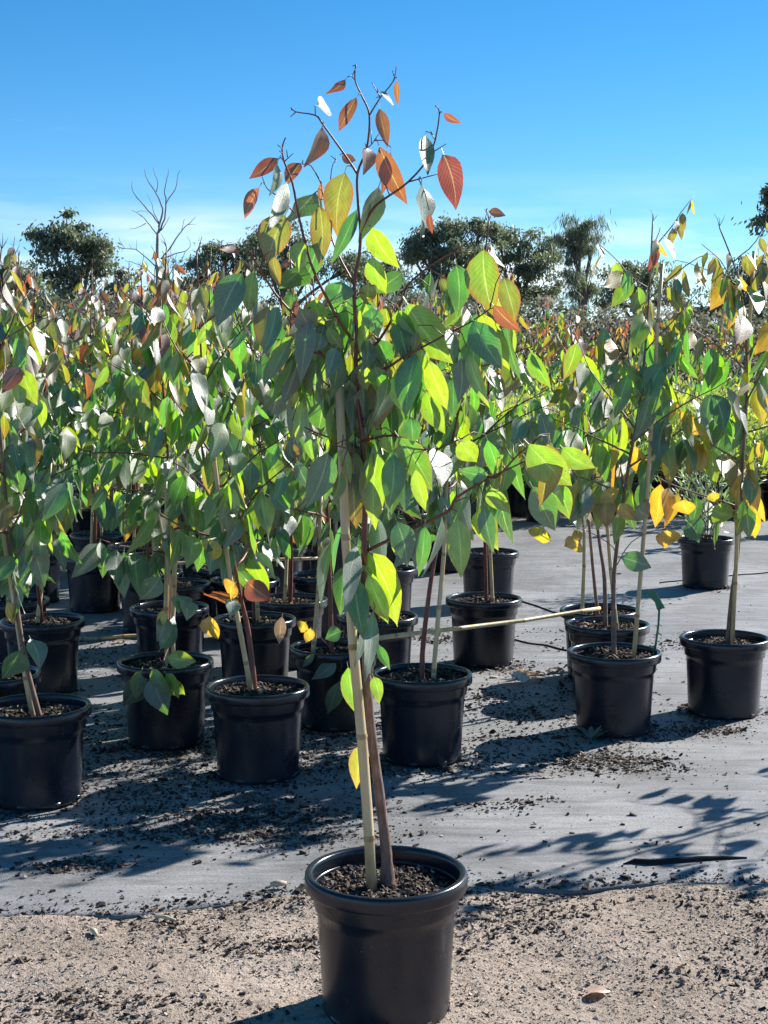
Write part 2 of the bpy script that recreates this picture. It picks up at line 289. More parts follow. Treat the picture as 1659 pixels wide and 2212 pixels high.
def np_mesh(name, V, Q, mats, rnd=None, uv=None, smooth=False, mi=None):
    """quads only; V (n,3), Q (m,4); rnd per face"""
    me = bpy.data.meshes.new(name); n, m_ = len(V), len(Q)
    me.vertices.add(n); me.vertices.foreach_set('co', np.ascontiguousarray(V, np.float32).ravel())
    me.loops.add(m_*4); me.loops.foreach_set('vertex_index', np.ascontiguousarray(Q, np.int32).ravel())
    me.polygons.add(m_); me.polygons.foreach_set('loop_start', np.arange(0, m_*4, 4, dtype=np.int32))
    me.polygons.foreach_set('use_smooth', np.full(m_, smooth, bool))
    for q in mats: me.materials.append(MATS[q])
    if mi is not None: me.polygons.foreach_set('material_index', np.ascontiguousarray(mi, np.int32))
    me.update(calc_edges=True)
    if rnd is not None:
        a = me.attributes.new('rnd', 'FLOAT', 'FACE'); a.data.foreach_set('value', np.ascontiguousarray(rnd, np.float32))
    if uv is not None:
        l = me.uv_layers.new(name='UVMap'); l.data.foreach_set('uv', np.ascontiguousarray(uv, np.float32).ravel())
    me.validate(); return me
BOXV = np.array([[x, y, z] for z in (-.5, .5) for y in (-.5, .5) for x in (-.5, .5)])
BOXQ = np.array([[0, 2, 3, 1], [4, 5, 7, 6], [0, 1, 5, 4], [2, 6, 7, 3], [0, 4, 6, 2], [1, 3, 7, 5]])
def chips(P, size, flat=.45, tilt=.6, long=1.7, rng=RNG):
    """irregular splinters lying about: returns V, Q, rnd"""
    n = len(P); B = np.repeat(BOXV[None], n, 0)*(1+rng.uniform(-.45, .35, (n, 8, 3)))
    sz = size[:, None]*np.stack([rng.uniform(.8, long, n), rng.uniform(.4, .9, n), rng.uniform(.25, .8, n)*flat*1.6], 1)
    B = B*sz[:, None, :]
    yaw = rng.uniform(0, 6.283, n); pit = rng.normal(0, tilt, n); c, s = np.cos(pit), np.sin(pit)
    x = B[..., 0]*c[:, None]+B[..., 2]*s[:, None]; z = -B[..., 0]*s[:, None]+B[..., 2]*c[:, None]; y = B[..., 1]
    c, s = np.cos(yaw), np.sin(yaw)
    V = np.stack([x*c[:, None]-y*s[:, None], x*s[:, None]+y*c[:, None], z], -1)+P[:, None, :]
    Q = (np.arange(n)[:, None, None]*8+BOXQ[None]).reshape(-1, 4)
    return V.reshape(-1, 3), Q, np.repeat(rng.random(n), 6)
_perm = np.random.default_rng(3).random((256, 256))
def vnoise(x, y):
    xi = np.floor(x).astype(int); yi = np.floor(y).astype(int); fx = x-xi; fy = y-yi
    fx = fx*fx*(3-2*fx); fy = fy*fy*(3-2*fy); g = lambda a, b_: _perm[a % 256, b_ % 256]
    return (g(xi, yi)*(1-fx)+g(xi+1, yi)*fx)*(1-fy)+(g(xi, yi+1)*(1-fx)+g(xi+1, yi+1)*fx)*fy
def fbm(x, y, o=4):
    s = 0; a = .5
    for i in range(o): s = s+a*vnoise(x*2**i+17*i, y*2**i+31*i); a *= .5
    return s

# ------------------------------------------------------------------ ground
SAND_Z = -0.016
POT_H, POT_R = .285, .165
EDGE = [at_z(x, y) for x, y in ((-260, 1990), (0, 1970), (130, 1970), (260, 1966), (330, 1960), (480, 1944), (640, 1926), (820, 1912), (1000, 1906), (1120, 1908), (1220, 1912), (1330, 1902), (1450, 1896), (1659, 1900), (1900, 1890))]
EX = np.array([p.x for p in EDGE]); EY = np.array([p.y for p in EDGE])
EX = np.concatenate([[-8], EX, [8]]); EY = np.concatenate([[EY[0]-.1], EY, [EY[-1]+.1]])
def edge_y(x): return np.interp(x, EX, EY)+(fbm(x*6, x*0+.5, 4)-.5)*.03
def sand_h(x, y):
    near = np.clip((2.2-np.abs(x))/.5, 0, 1)*np.clip((y-1.2)/.4, 0, 1)*np.clip((4.6-y)/.4, 0, 1)
    tracks = .5+.5*np.sin((y+.10*x)*7.5+2.2*fbm(x*1.3, y*1.3))
    h = near*((fbm(x*5, y*5)-.5)*.034+(fbm(x*30, y*30, 3)-.45)*.010+(tracks-.5)*.006)
    k = np.clip((edge_y(x)+.03-y)/.05, 0, 1)
    return SAND_Z+h*k+np.minimum(h, 0)*(1-k)-.002*(1-k)
def spread(a, b_, step, far, ratio=1.35):
    c = list(np.arange(a, b_, step)); s = step; l = [a]; r_ = [c[-1]]
    while r_[-1] < far: s *= ratio; r_.append(r_[-1]+s); l.append(l[-1]-s)
    return np.array(l[:0:-1]+c+r_[1:])
def grid(xs, ys, hf):
    X, Y = np.meshgrid(xs, ys); V = np.stack([X, Y, hf(X, Y)], -1).reshape(-1, 3)
    i = np.arange((len(ys)-1)*len(xs)).reshape(len(ys)-1, len(xs))[:, :-1].ravel(); w = len(xs)
    return V, np.stack([i, i+1, i+1+w, i+w], 1)
V, Q = grid(spread(-1.7, 1.7, .016, 900), spread(1.9, 4.2, .016, 900), sand_h)
tag(link('ground', np_mesh('ground', V, Q, ['sandy_ground'], smooth=True)), kind='structure')

def mat_h(x, y):
    h = -.007+(fbm(x*1.1+3, y*2.6, 3)-.5)*.010+(fbm(x*3, y*11, 3)-.5)*.006
    e = np.clip((y-edge_y(x))/.10, 0, 1)
    return np.minimum(h, 0.0)-(1-e)**2*.0075
BACK = 12.3
xs = np.concatenate([np.arange(-8, -1.7, .12), np.arange(-1.7, 1.9, .02), np.arange(1.9, 8, .12)])
ts = np.concatenate([np.linspace(0, .12, 34), np.linspace(.12, 1, 150)[1:]])
X, T = np.meshgrid(xs, ts); Y = edge_y(X)*(1-T)+BACK*T; Z = mat_h(X, Y)
V = np.stack([X, Y, Z], -1); w = len(xs)
skirt = V[0].copy(); skirt[:, 2] -= .014; skirt[:, 1] += .006
V = np.concatenate([skirt[None], V]); i = np.arange((V.shape[0]-1)*w).reshape(V.shape[0]-1, w)[:, :-1].ravel()
Q = np.stack([i, i+1, i+1+w, i+w], 1); mi = np.zeros(len(Q), int); mi[:w-1] = 0
weed_mat = tag(link('weed_mat', np_mesh('weed_mat', V.reshape(-1, 3), Q, ['woven_mat', 'mat_black'], smooth=True, mi=mi)), kind='structure')
# the lifted flap along the front edge, curled up; black on every face to stand for its shaded slit
mb = MB(); top = [crop(1220, 1960, x, y) for x, y in ((800, 470), (830, 466), (850, 463), (870, 460), (960, 470), (1090, 462), (1250, 448), (1400, 440), (1535, 436))]
ws = [.002, .004, .008, .011, .013, .013, .012, .009, .003]; hs_ = [.000, .004, .008, .011, .014, .013, .012, .008, .002]; vs_ = []
for (px, py), wd, hh in zip(top, ws, hs_):
    p = at_z(px, py, -.004)
    vs_ += [p+Vector((0, -wd*.35, -.004)), p+Vector((0, -wd*.12, hh)), p+Vector((0, wd*.35, hh*1.05)), p+Vector((0, wd, -.004))]
vs_ = [Vector((p_.x, p_.y, -.004+(p_.z+.004)*.7)) for p_ in vs_]
mb.add(vs_, [(i*4+k, i*4+4+k, i*4+5+k, i*4+1+k) for i in range(len(top)-1) for k in range(3)])
me = mb.mesh('mat_flap', ['woven_mat', 'mat_black']); me.polygons.foreach_set('material_index', [1, 1, 1]*(len(top)-1)); link('mat_flap', me, weed_mat)
# overlap seams between the widths of matting
for a, b_, nm in (((1090, 1283), (1215, 1325), 'mat_seam'), ((1425, 1257), (1690, 1231), 'mat_seam'), ((1095, 1378), (1235, 1403), 'mat_seam')):
    mb = MB(); A = at_z(*a, 0); B = at_z(*b_, 0); d = (B-A); pp = []
    for k in range(15):
        p = A+d*(k/14); pp.append(Vector((p.x, p.y+.012*math.sin(k*.9), float(mat_h(np.array(p.x), np.array(p.y)))+.003)))
    mb.tube(pp, .0045, 5); mb.build(nm, 'mat_black', weed_mat)

# ------------------------------------------------------------------ litter on mat and sand
def cluster(px, py, sx_, sy_, n, smin=.004, smax=.012, z=None):
    c = at_z(px, py); P = RNG.normal(0, 1, (n, 3))*np.array([sx_, sy_, 0])+np.array([c.x, c.y, 0]); return P
parts = []
for px, py, sx_, sy_, n in ((170, 1862, .075, .028, 420), (1310, 1637, .10, .055, 700), (1340, 1655, .14, .05, 250), (1040, 1738, .035, .03, 60), (1118, 1733, .03, .03, 45), (1185, 1720, .03, .02, 25),
                            (1545, 1576, .07, .035, 220), (560, 1765, .16, .09, 700), (600, 1800, .14, .08, 420), (330, 1660, .25, .20, 1100), (240, 1590, .18, .25, 700), (430, 1740, .30, .10, 700),
                            (300, 1790, .20, .05, 450), (720, 1640, .20, .15, 500), (940, 1655, .22, .07, 600), (1050, 1500, .12, .10, 350), (1130, 1540, .14, .10, 420), (1110, 1590, .13, .06, 240),
                            (1075, 1440, .10, .10, 260), (950, 1375, .12, .12, 350), (1180, 1625, .18, .07, 200), (420, 1590, .08, .2, 300), (220, 1400, .15, .4, 600), (1480, 1390, .14, .12, 260),
                            (1450, 1570, .12, .10, 180), (1250, 1470, .10, .12, 120), (160, 1700, .25, .06, 350), (660, 1620, .10, .2, 300), (1200, 1380, .2, .2, 150)):
    parts.append(cluster(px, py, sx_, sy_, n))
for px, py, wpx in ((76, 1522, 0), (357, 1425, 0), (556, 1480, 0), (724, 1394, 0), (912, 1452, 0), (1327, 1405, 0), (1312, 1345, 0), (1566, 1375, 0), (1045, 1290, 0), (550, 1334, 0), (366, 1309, 0), (815, 1328, 0), (92, 1337, 0), (-22, 1453, 0), (1525, 1160, 0)):
    c_ = at_z(px, py, POT_H); n = int(RNG.integers(120, 420)); a = RNG.normal(RNG.uniform(0, 6.28), 1.3, n); rd = .128+RNG.gamma(1.2, .022, n); parts.append(np.stack([c_.x+rd*np.cos(a), c_.y+rd*np.sin(a), 0*a], 1))
n = 1200; P = np.stack([RNG.uniform(-1.8, 2.0, n), 3.75+RNG.beta(1, 2.2, n)*6.5, np.zeros(n)], 1); parts.append(P)
n = 900; P = np.stack([RNG.uniform(-1.6, .1, n), RNG.uniform(3.9, 5.6, n), np.zeros(n)], 1); parts.append(P)
n = 1000; xe = RNG.uniform(-1.3, 1.3, n); parts.append(np.stack([xe, edge_y(xe)+RNG.gamma(1.0, .035, n), 0*xe], 1))
P = np.concatenate(parts); P = np.concatenate([P, P+RNG.normal(0, .03, P.shape)*np.array([1, 1, 0])]); P = P[P[:, 1] > edge_y(P[:, 0])+.01]
sz = .0016+RNG.gamma(1.1, .0026, len(P))
P[:, 2] = mat_h(P[:, 0], P[:, 1])+sz*.18
V, Q, rv = chips(P, sz, .5, .35)
lit = tag(link('bark_litter', np_mesh('bark_litter', V, Q, ['bark_chip'], rnd=rv*.93)), 'dark bark chips and spilled potting mix scattered over the grey mat', 'bark litter', kind='stuff')
# loose chips and grit on the sand
n = 70000; P = np.stack([RNG.uniform(-1.35, 1.35, n), RNG.uniform(2.3, 3.9, n), np.zeros(n)], 1)
P = P[P[:, 1] < edge_y(P[:, 0])+.01*RNG.normal(size=len(P))]
keep = fbm(P[:, 0]*2.3+5, P[:, 1]*4.0)+RNG.normal(0, .09, len(P)) > .44; P = P[keep]
sz = .0010+np.minimum(RNG.gamma(1.2, .0014, len(P)), .0050); P[:, 2] = sand_h(P[:, 0], P[:, 1])+sz*.1
V, Q, rv = chips(P, sz, .8, .5, 1.4); tag(link('sand_grit', np_mesh('sand_grit', V, Q, ['sand_grain'], rnd=rv)), 'pale gritty sand and small stones in front of the mat', 'gravel', kind='stuff')
n = 60000; P = np.stack([RNG.uniform(-1.35, 1.35, n), RNG.uniform(2.3, 3.9, n), np.zeros(n)], 1)
band = np.exp(-((edge_y(P[:, 0])-P[:, 1]-.22)/.20)**2)          # a belt of mulch washed against the mat's edge
left = 1.5*np.clip((-.05-P[:, 0])/.4, 0, 1)*np.exp(-((edge_y(P[:, 0])-P[:, 1]-.25)/.22)**2)
right = np.exp(-((P[:, 0]-.95)/.35)**2-((P[:, 1]-2.95)/.18)**2)*.6
pr = np.clip(.07+.30*band+.7*left+.5*right, 0, 1)*np.clip(fbm(P[:, 0]*3.2, P[:, 1]*6.5)*6.5-2.3, .03, 1.9)
P = P[(RNG.random(n) < pr) & (P[:, 1] < edge_y(P[:, 0])+.012)]
sz = .0018+np.minimum(RNG.gamma(1.4, .0024, len(P)), .008); P[:, 2] = sand_h(P[:, 0], P[:, 1])+sz*.15
V, Q, rv = chips(P, sz, .55, .5, 2.0); tag(link('mulch_litter', np_mesh('mulch_litter', V, Q, ['bark_chip'], rnd=rv)), 'dark mulch splinters strewn over the pale sand', 'mulch', kind='stuff')

# ------------------------------------------------------------------ leaves
def leaf_mesh(name, material, bend=.12, fold=.16, droop=.10, rows=8, fat=.42, wave=.02):
    """unit leaf: stalk from the origin along +Y, blade from .10 to 1, one unit wide, faces +Z"""
    vs, fs, uv = [], [], []
    cols = (-1, -.5, 0, .5, 1)
    for i in range(rows+1):
        u = i/rows; v = u**.9
        prof = (math.sin(math.pi*min(1, v/(2*fat)))**.72 if v < fat else max(0.0, math.cos(math.pi/2*((v-fat)/(1-fat))))**1.08)
        prof = max(prof, .012)*.5
        y = .10+.90*v; cxo = bend*(v-.15)**2*1.1-bend*.18*v; zc = -droop*v*v
        for c in cols:
            vs.append((cxo+c*prof, y, zc+abs(c)*prof*fold*2*(1-.4*v)+wave*math.sin(v*9+c*2)*abs(c)))
            uv.append((.5+.5*c, v))
    k = len(cols)
    for i in range(rows):
        for j in range(k-1): fs.append((i*k+j, i*k+j+1, (i+1)*k+j+1, (i+1)*k+j))
    luv = [uv[i] for f in fs for i in f]
    n = len(vs); r0 = .014                                      # the stalk, a thin three-sided strip
    for a, (x_, z_) in enumerate(((-r0, 0), (r0, 0), (0, r0*1.5))): vs.append((x_*1.2, 0, z_+.02))
    for a, (x_, z_) in enumerate(((-r0, 0), (r0, 0), (0, r0*1.5))): vs.append((x_, .115, z_))
    for a, b_ in ((0, 1), (1, 2), (2, 0)): fs.append((n+a, n+b_, n+3+b_, n+3+a)); luv += [(.5, .02)]*4
    me = np_mesh(name, np.array(vs), np.array(fs), [material], uv=luv, smooth=True); return me
SHAPES = [dict(bend=.30, fold=.10, droop=.22, fat=.36), dict(bend=-.26, fold=.15, droop=.10, fat=.40), dict(bend=.10, fold=.06, droop=.45, fat=.44, wave=.05), dict(bend=-.08, fold=.20, droop=.28, fat=.40), dict(bend=.45, fold=.12, droop=-.15, fat=.34, wave=.05), dict(bend=-.42, fold=.11, droop=.34, fat=.36)]
KINDS = ('deep', 'green', 'blue', 'olive', 'red', 'yellow', 'dry', 'fallen', 'silver', 'lime')
LEAF = {k: [leaf_mesh('leaf', 'leaf_'+k, **s) for s in SHAPES] for k in KINDS[:8]}
LEAFN = []                                                     # numpy copies for joined foliage
for me in LEAF['green']:
    v = np.zeros(len(me.vertices)*3, np.float32); me.vertices.foreach_get('co', v); q = np.zeros(len(me.loops), np.int32); me.loops.foreach_get('vertex_index', q)
    u = np.zeros(len(me.loops)*2, np.float32); me.uv_layers[0].data.foreach_get('uv', u); LEAFN.append((v.reshape(-1, 3), q.reshape(-1, 4), u.reshape(-1, 2)))
def leaf_matrix(base, axis, normal, ln, wd):
    y = axis.normalized(); z = normal - y*normal.dot(y)
    if z.length < 1e-4: z = y.orthogonal()
    z.normalize(); x = y.cross(z)
    M = Matrix(((x.x*wd, y.x*ln, z.x*wd, base.x), (x.y*wd, y.y*ln, z.y*wd, base.y), (x.z*wd, y.z*ln, z.z*wd, base.z), (0, 0, 0, 1))); return M
class Foliage:
    """collects leaves; written either as one object per leaf or as one joined mesh"""
    def __init__(s): s.items = []
    def add(s, M, kind, shape): s.items.append((M, kind, shape))
    def objects(s, parent):
        for M, k, sh in s.items:
            o = bpy.data.objects.new('leaf', LEAF[k][sh]); COL.objects.link(o); o.parent = parent; o.matrix_local = M
    def joined(s, parent, name='foliage'):
        Vs, Qs, Us, Ms, Rs = [], [], [], [], []; off = 0; used = sorted({k for _, k, _ in s.items})
        for M, k, sh in s.items:
            v, q, u = LEAFN[sh]; A = np.array(M); Vs.append(v@A[:3, :3].T+A[:3, 3]); Qs.append(q+off); off += len(v); Us.append(u)
            Ms.append(np.full(len(q), used.index(k))); Rs.append(np.full(len(q), random.random()))
        me = np_mesh(name, np.concatenate(Vs), np.concatenate(Qs), ['leaf_'+k for k in used], rnd=np.concatenate(Rs), uv=np.concatenate(Us), smooth=True, mi=np.concatenate(Ms))
        o = link(name, me, parent); o['kind'] = 'stuff'; return o
def pick(pal):
    r_ = random.random()*sum(w for _, w in pal)
    for k, w in pal:
        r_ -= w
        if r_ <= 0: return k
    return pal[-1][0]
def palette(h, yellow=0.0, red=1.0):
    if h > .86: return [('red', .55*red+.05), ('olive', .45), ('yellow', yellow*.5)]
    if h > .62: return [('olive', .40), ('green', .34), ('deep', .14), ('red', .12*red), ('blue', .12), ('yellow', .03+yellow*.5)]
    if h > .22: return [('green', .36), ('deep', .24), ('blue', .30), ('olive', .10), ('yellow', yellow*.6)]
    return [('blue', .46), ('green', .22), ('deep', .22), ('yellow', .04+yellow), ('olive', .08)]

# ------------------------------------------------------------------ pot, potting mix, cane
def pot_meshes(k):
    b_ = MB(); b_.lathe([(.001, .004), (.118, .004), (.124, .0), (.1285, .003), (.1295, .012), (.1335, .09), (.1395, .195), (.1405, .212), (.1465, .2165), (.1475, .222), (.1495, .250), (.150, .256),
                         (.146, .256), (.1455, .250), (.141, .215), (.135, .190), (.125, .02), (.001, .018)], 56)
    for q in range(8):                                           # drainage lugs round the foot
        a = q*math.pi/4+.2; c, s_ = math.cos(a), math.sin(a)
        b_.add([Vector((c*r_-s_*w_, s_*r_+c*w_, z_)) for z_ in (.001, .014) for r_, w_ in ((.124, -.016), (.1308, -.013), (.1308, .013), (.124, .016))], [(0, 1, 2, 3), (7, 6, 5, 4), (0, 4, 5, 1), (1, 5, 6, 2), (2, 6, 7, 3)])
    r_ = MB(); r_.lathe([(.1465, .254), (.1512, .254), (.1560, .2525), (.1640, .2535), (.1652, .257), (.1655, .268), (.1650, .279), (.1625, .2838), (.158, .285), (.1515, .2840), (.1490, .281), (.1478, .272), (.1465, .254)], 64)
    return b_.mesh('pot', 'pot_plastic'), r_.mesh('rim', 'pot_plastic')
POTM, RIMM = pot_meshes(0)
def soil_mesh(nchip, level, seed, coarse=1.0):
    g_ = np.random.default_rng(seed); rr = np.linspace(0, .1465, 14); th = np.linspace(0, 2*math.pi, 41)[:-1]
    Rr, Th = np.meshgrid(rr, th, indexing='ij'); x, y = Rr*np.cos(Th), Rr*np.sin(Th)
    hz = lambda x, y: level+(fbm(x*14+seed*3.1, y*14+5)-.5)*.030-np.clip((np.hypot(x, y)-.11)/.04, 0, 1)*.006
    V = np.stack([x, y, hz(x, y)], -1).reshape(-1, 3); Q = [(i*40+k, (i+1)*40+k, (i+1)*40+(k+1) % 40, i*40+(k+1) % 40) for i in range(13) for k in range(40)]
    a = g_.uniform(0, 6.283, nchip); rd = np.sqrt(g_.random(nchip))*.141; P = np.stack([rd*np.cos(a), rd*np.sin(a), 0*a], 1)
    sz = g_.uniform(.005, .013, nchip)*coarse; P[:, 2] = hz(P[:, 0], P[:, 1])+sz*.25
    cv, cq, cr = chips(P, sz, .6, .6, 1.8, g_)
    mi = np.concatenate([np.zeros(len(Q), int), np.ones(len(cq), int)]); rv = np.concatenate([np.zeros(len(Q)), cr*.97])
    return np_mesh('potting_mix', np.concatenate([V, cv]), np.concatenate([np.array(Q), cq+len(V)]), ['potting_soil', 'bark_chip'], rnd=rv, mi=mi)
SOILS = [soil_mesh(420, .266-.004*k, 11+k) for k in range(4)]
SOIL_LOW = soil_mesh(90, .262, 41, 1.3)
def add_pot(root, low=False, soil=None, rz=None):
    p = link('pot', POTM, root); link('rim', RIMM, p); p.rotation_euler = (0, 0, random.uniform(0, 6.28) if rz is None else rz)
    s_ = link('potting_mix', soil or (SOIL_LOW if low else random.choice(SOILS)), root); s_['kind'] = 'stuff'; s_.rotation_euler = (0, 0, random.uniform(0, 6.28)); return p
def cane(root, A, B, r0=.0085, r1=.0065, nodes=4, name='bamboo_stake'):
    mb = MB(); A, B = Vector(A), Vector(B); pts, rad = [], []; ln = (B-A).length; side = (B-A).normalized().orthogonal()
    fr_ = sorted([(k+.55+random.uniform(-.2, .2))/nodes for k in range(nodes)]); pos = [(0, 0)]
    for f_ in fr_: pos += [(f_-.006/ln, 0), (f_, 1), (f_+.006/ln, 0)]
    pos.append((1, 0)); ph = random.random()*6
    for f_, nd in pos:
        pts.append(A.lerp(B, f_)+side*.004*math.sin(f_*7+ph)); rad.append((r0+(r1-r0)*f_)*(1.16 if nd else 1))
    mb.tube(pts, rad, 10); o = mb.build(name, ['bamboo', 'cane_node'], root)
    mi = [0]*len(mb.f)
    for i in range(len(pos)-1):
        if pos[i][1] or pos[i+1][1]:
            for k in range(10): mi[i*10+k] = 1
    o.data.polygons.foreach_set('material_index', mi); return o
def smooth_path(pts, sub=4):
    pts = [Vector(p) for p in pts]; o = []
    for i in range(len(pts)-1):
        p0, p1, p2, p3 = pts[max(i-1, 0)], pts[i], pts[i+1], pts[min(i+2, len(pts)-1)]
        for k in range(sub):
            t_ = k/sub; o.append(.5*((2*p1)+(p2-p0)*t_+(2*p0-5*p1+4*p2-p3)*t_*t_+(3*p1-p0-3*p2+p3)*t_**3))
    o.append(pts[-1]); return o
def along(path, f):
    x_ = f*(len(path)-1); i = min(int(x_), len(path)-2); return path[i].lerp(path[i+1], x_-i)

def grow(stem, fol, mb_branches, zlow, nb=12, blen=(.42, .13), yellow=0., red=1., lsize=1.0, dens=1.0, spread_=1.0, rng=random):
    """side branches and hanging leaves round a stem path given in the thing's own frame"""
    ztop = stem[-1].z; n = len(stem)
    zs = [p.z for p in stem]; az = rng.uniform(0, 6.28)
    def leaf(p, out, h, s_):
        k = pick(palette(h, yellow, red)); tipf = 1-.52*max(0, (h-.72)/.28)
        ln = rng.uniform(.095, .140)*s_*lsize*tipf; wd = ln*rng.uniform(.34, .52)*(1.0 if h < .85 else .9)
        ax = Vector((0, 0, -1))*rng.uniform(.55, 1.1)+out*rng.uniform(.0, .38)+Vector((rng.gauss(0, .2), rng.gauss(0, .2), 0))
        a = rng.uniform(0, 6.28); nm = Vector((math.cos(a), math.sin(a), rng.gauss(.1, .3)))
        if rng.random() < .27:                                   # blades that have turned to the light and lean over
            nm = Vector((.63+rng.gauss(0, .16), -.46+rng.gauss(0, .16), .62)); ax = Vector((rng.gauss(-.1, .3), -.75, -1+rng.gauss(0, .2)))
        fol.add(leaf_matrix(p, ax, nm, ln, wd), k, rng.randrange(6))
    for b_ in range(nb):
        f = (b_+rng.uniform(.1, .9))/nb; z = zlow+(ztop-zlow)*(f*.93); az += 2.4+rng.uniform(-.5, .5)
        i = min(range(n), key=lambda q: abs(zs[q]-z)); p0 = stem[i].copy()
        ln = (blen[0]+(blen[1]-blen[0])*f**1.2)*rng.uniform(.7, 1.2)*spread_; el = R(rng.uniform(5, 42)+30*f)
        out = Vector((math.cos(az), math.sin(az), 0)); d = out*math.cos(el)+Vector((0, 0, math.sin(el)))
        pts = [p0]; m_ = 6
        for k in range(1, m_+1):
            d = (d+Vector((rng.gauss(0, .13), rng.gauss(0, .13), rng.gauss(.0, .10)))).normalized(); pts.append(pts[-1]+d*ln/m_)
        r0 = .0042*(1-.55*f); mb_branches.append(([p for p in pts], [r0*(1-.75*k/m_)+.0006 for k in range(m_+1)]))
        nl = max(3, int(ln/.045*dens)); hh = lambda q: (q.z-zlow)/(ztop-zlow)
        for k in range(nl):
            t_ = .18+.82*(k+rng.random()*.6)/nl; q = along(pts, min(t_, 1)); leaf(q, out, min(1, max(0, hh(q)*.93+.07*t_)), 1-.3*t_*f)
            if rng.random() < .35*dens: leaf(q, Vector((rng.gauss(0, 1), rng.gauss(0, 1), 0)).normalized(), min(1, max(0, hh(q))), .8)
    for k in range(int(12*dens)):
        f = (k+.5)/(12*dens); z = zlow+(ztop-zlow)*f; i = min(range(n), key=lambda q: abs(zs[q]-z)); a = rng.uniform(0, 6.28)
        leaf(stem[i], Vector((math.cos(a), math.sin(a), 0)), f, .9)
    for k in range(3):                                           # bare twig tips above the last leaves
        a = rng.uniform(0, 6.28); p = stem[-1]; q = p+Vector((math.cos(a)*.02, math.sin(a)*.02, rng.uniform(.02, .05)))
        mb_branches.append(([p, p.lerp(q, .5)+Vector((.003, 0, .004)), q], [.0016, .0012, .0006]))

def sapling(potpx, stempx, stakepx, topy=None, label=None, group=None, nb=12, zlow=.60, yellow=0., red=.4, leaf_objects=True, dens=1.12, extra=None, two=None, stem_mat='bark_red', spread_=1.0, lsize=1.27, blen=(.40, .14), z0=-.003):
    rim = at_z(potpx[0], potpx[1], POT_H-.003); root = empty('potted_sapling', (rim.x, rim.y, z0)); Y = rim.y
    tag(root, label, 'potted tree', group); add_pot(root)
    loc = root.location
    def conv(pts, dy=0.): return [at_y(x, y, Y+dy)-loc for x, y in pts]
    st = conv(stempx); g0 = random.uniform(-.03, .03)
    wob = [Vector((0, 0, 0))]+[Vector((0, random.gauss(0, .012)+g0*i, 0)) for i in range(1, len(st))]
    base_z = .262; st[0].z = base_z-.03; st = [p+w_ for p, w_ in zip(st, wob)]
    path = smooth_path(st, 6); n = len(path); r0 = random.uniform(.0075, .0095)
    mb = MB(); mb.tube(path, [r0*(1-.83*(i/(n-1))**.8)*(1.35 if i == 0 else 1)+.0009 for i in range(n)], 8); mb.build('stem', stem_mat, root)
    for sp_ in ([stakepx] if stakepx else [])+([two] if two else []):
        a, b_ = conv([sp_[0]], -.02)[0], conv([sp_[-1]], -.012)[0]; a.z = min(a.z, base_z+.0)-.05; cane(root, a, b_)
    fol = Foliage(); br = []
    grow(path, fol, br, zlow, nb=nb, yellow=yellow, red=red, dens=dens, spread_=spread_, lsize=lsize, blen=blen)
    if extra: extra(root, fol, br, Y, loc)
    if leaf_objects:
        for pts, rad in br:
            if len(pts) > 3:
                mb = MB(); mb.tube(pts, rad, 5); mb.build('branch', stem_mat, root)
        mb = MB()
        for pts, rad in br:
            if len(pts) <= 3: mb.tube(pts, rad, 4)
        if mb.v: tag(mb.build('twig', stem_mat, root), kind='stuff')
        fol.objects(root)
    else:
        mb = MB()
        for pts, rad in br: mb.tube(pts, rad, 4)
        tag(mb.build('branches', stem_mat, root), kind='stuff'); fol.joined(root)
    return root
def px_leaf(fol, br, Y, loc, b_, t_, wpx, kind, face, dy=0., tilt=None, stalk=True, shape=None):
    """a leaf drawn from a pixel base to a pixel tip, standing at depth Y+dy; face picks how its blade is turned"""
    tl = random.uniform(-.03, .03) if tilt is None else tilt
    if face == 'shine' and tilt is None:
        hx, hz = (t_[0]-b_[0])*(Y+dy)/F, -(t_[1]-b_[1])*(Y+dy)/F; lim = .75*math.hypot(hx, hz); tl = max(-lim, min(lim, (.63*hx+.62*hz)/.46))
    B = at_y(*b_, Y+dy); T = at_y(*t_, Y+dy+tl); ax = T-B; ln = ax.length/.90; sc_ = (B-EYE).length/F
    nrm = {'back': Vector((-.45, -.9, .05)), 'front': Vector((.05, -1, .15)), 'dark': Vector((.88, -.47, .1)), 'shine': (SUNDIR+Vector((0, -1, .05))).normalized(), 'edge': Vector((.93, -.32, .15))}[face]
    nrm = nrm+Vector((random.gauss(0, .10), random.gauss(0, .06), random.gauss(0, .08)))
    y = ax.normalized(); z = (nrm-y*nrm.dot(y)).normalized(); fore = max(.35, abs(z.dot((EYE-B).normalized())))
    wd = wpx*sc_/fore*1.16
    fol.add(leaf_matrix(B-loc-y*(.10*ln), ax, z, ln, wd), kind, random.randrange(6) if shape is None else shape)
    return B-loc-y*(.10*ln)

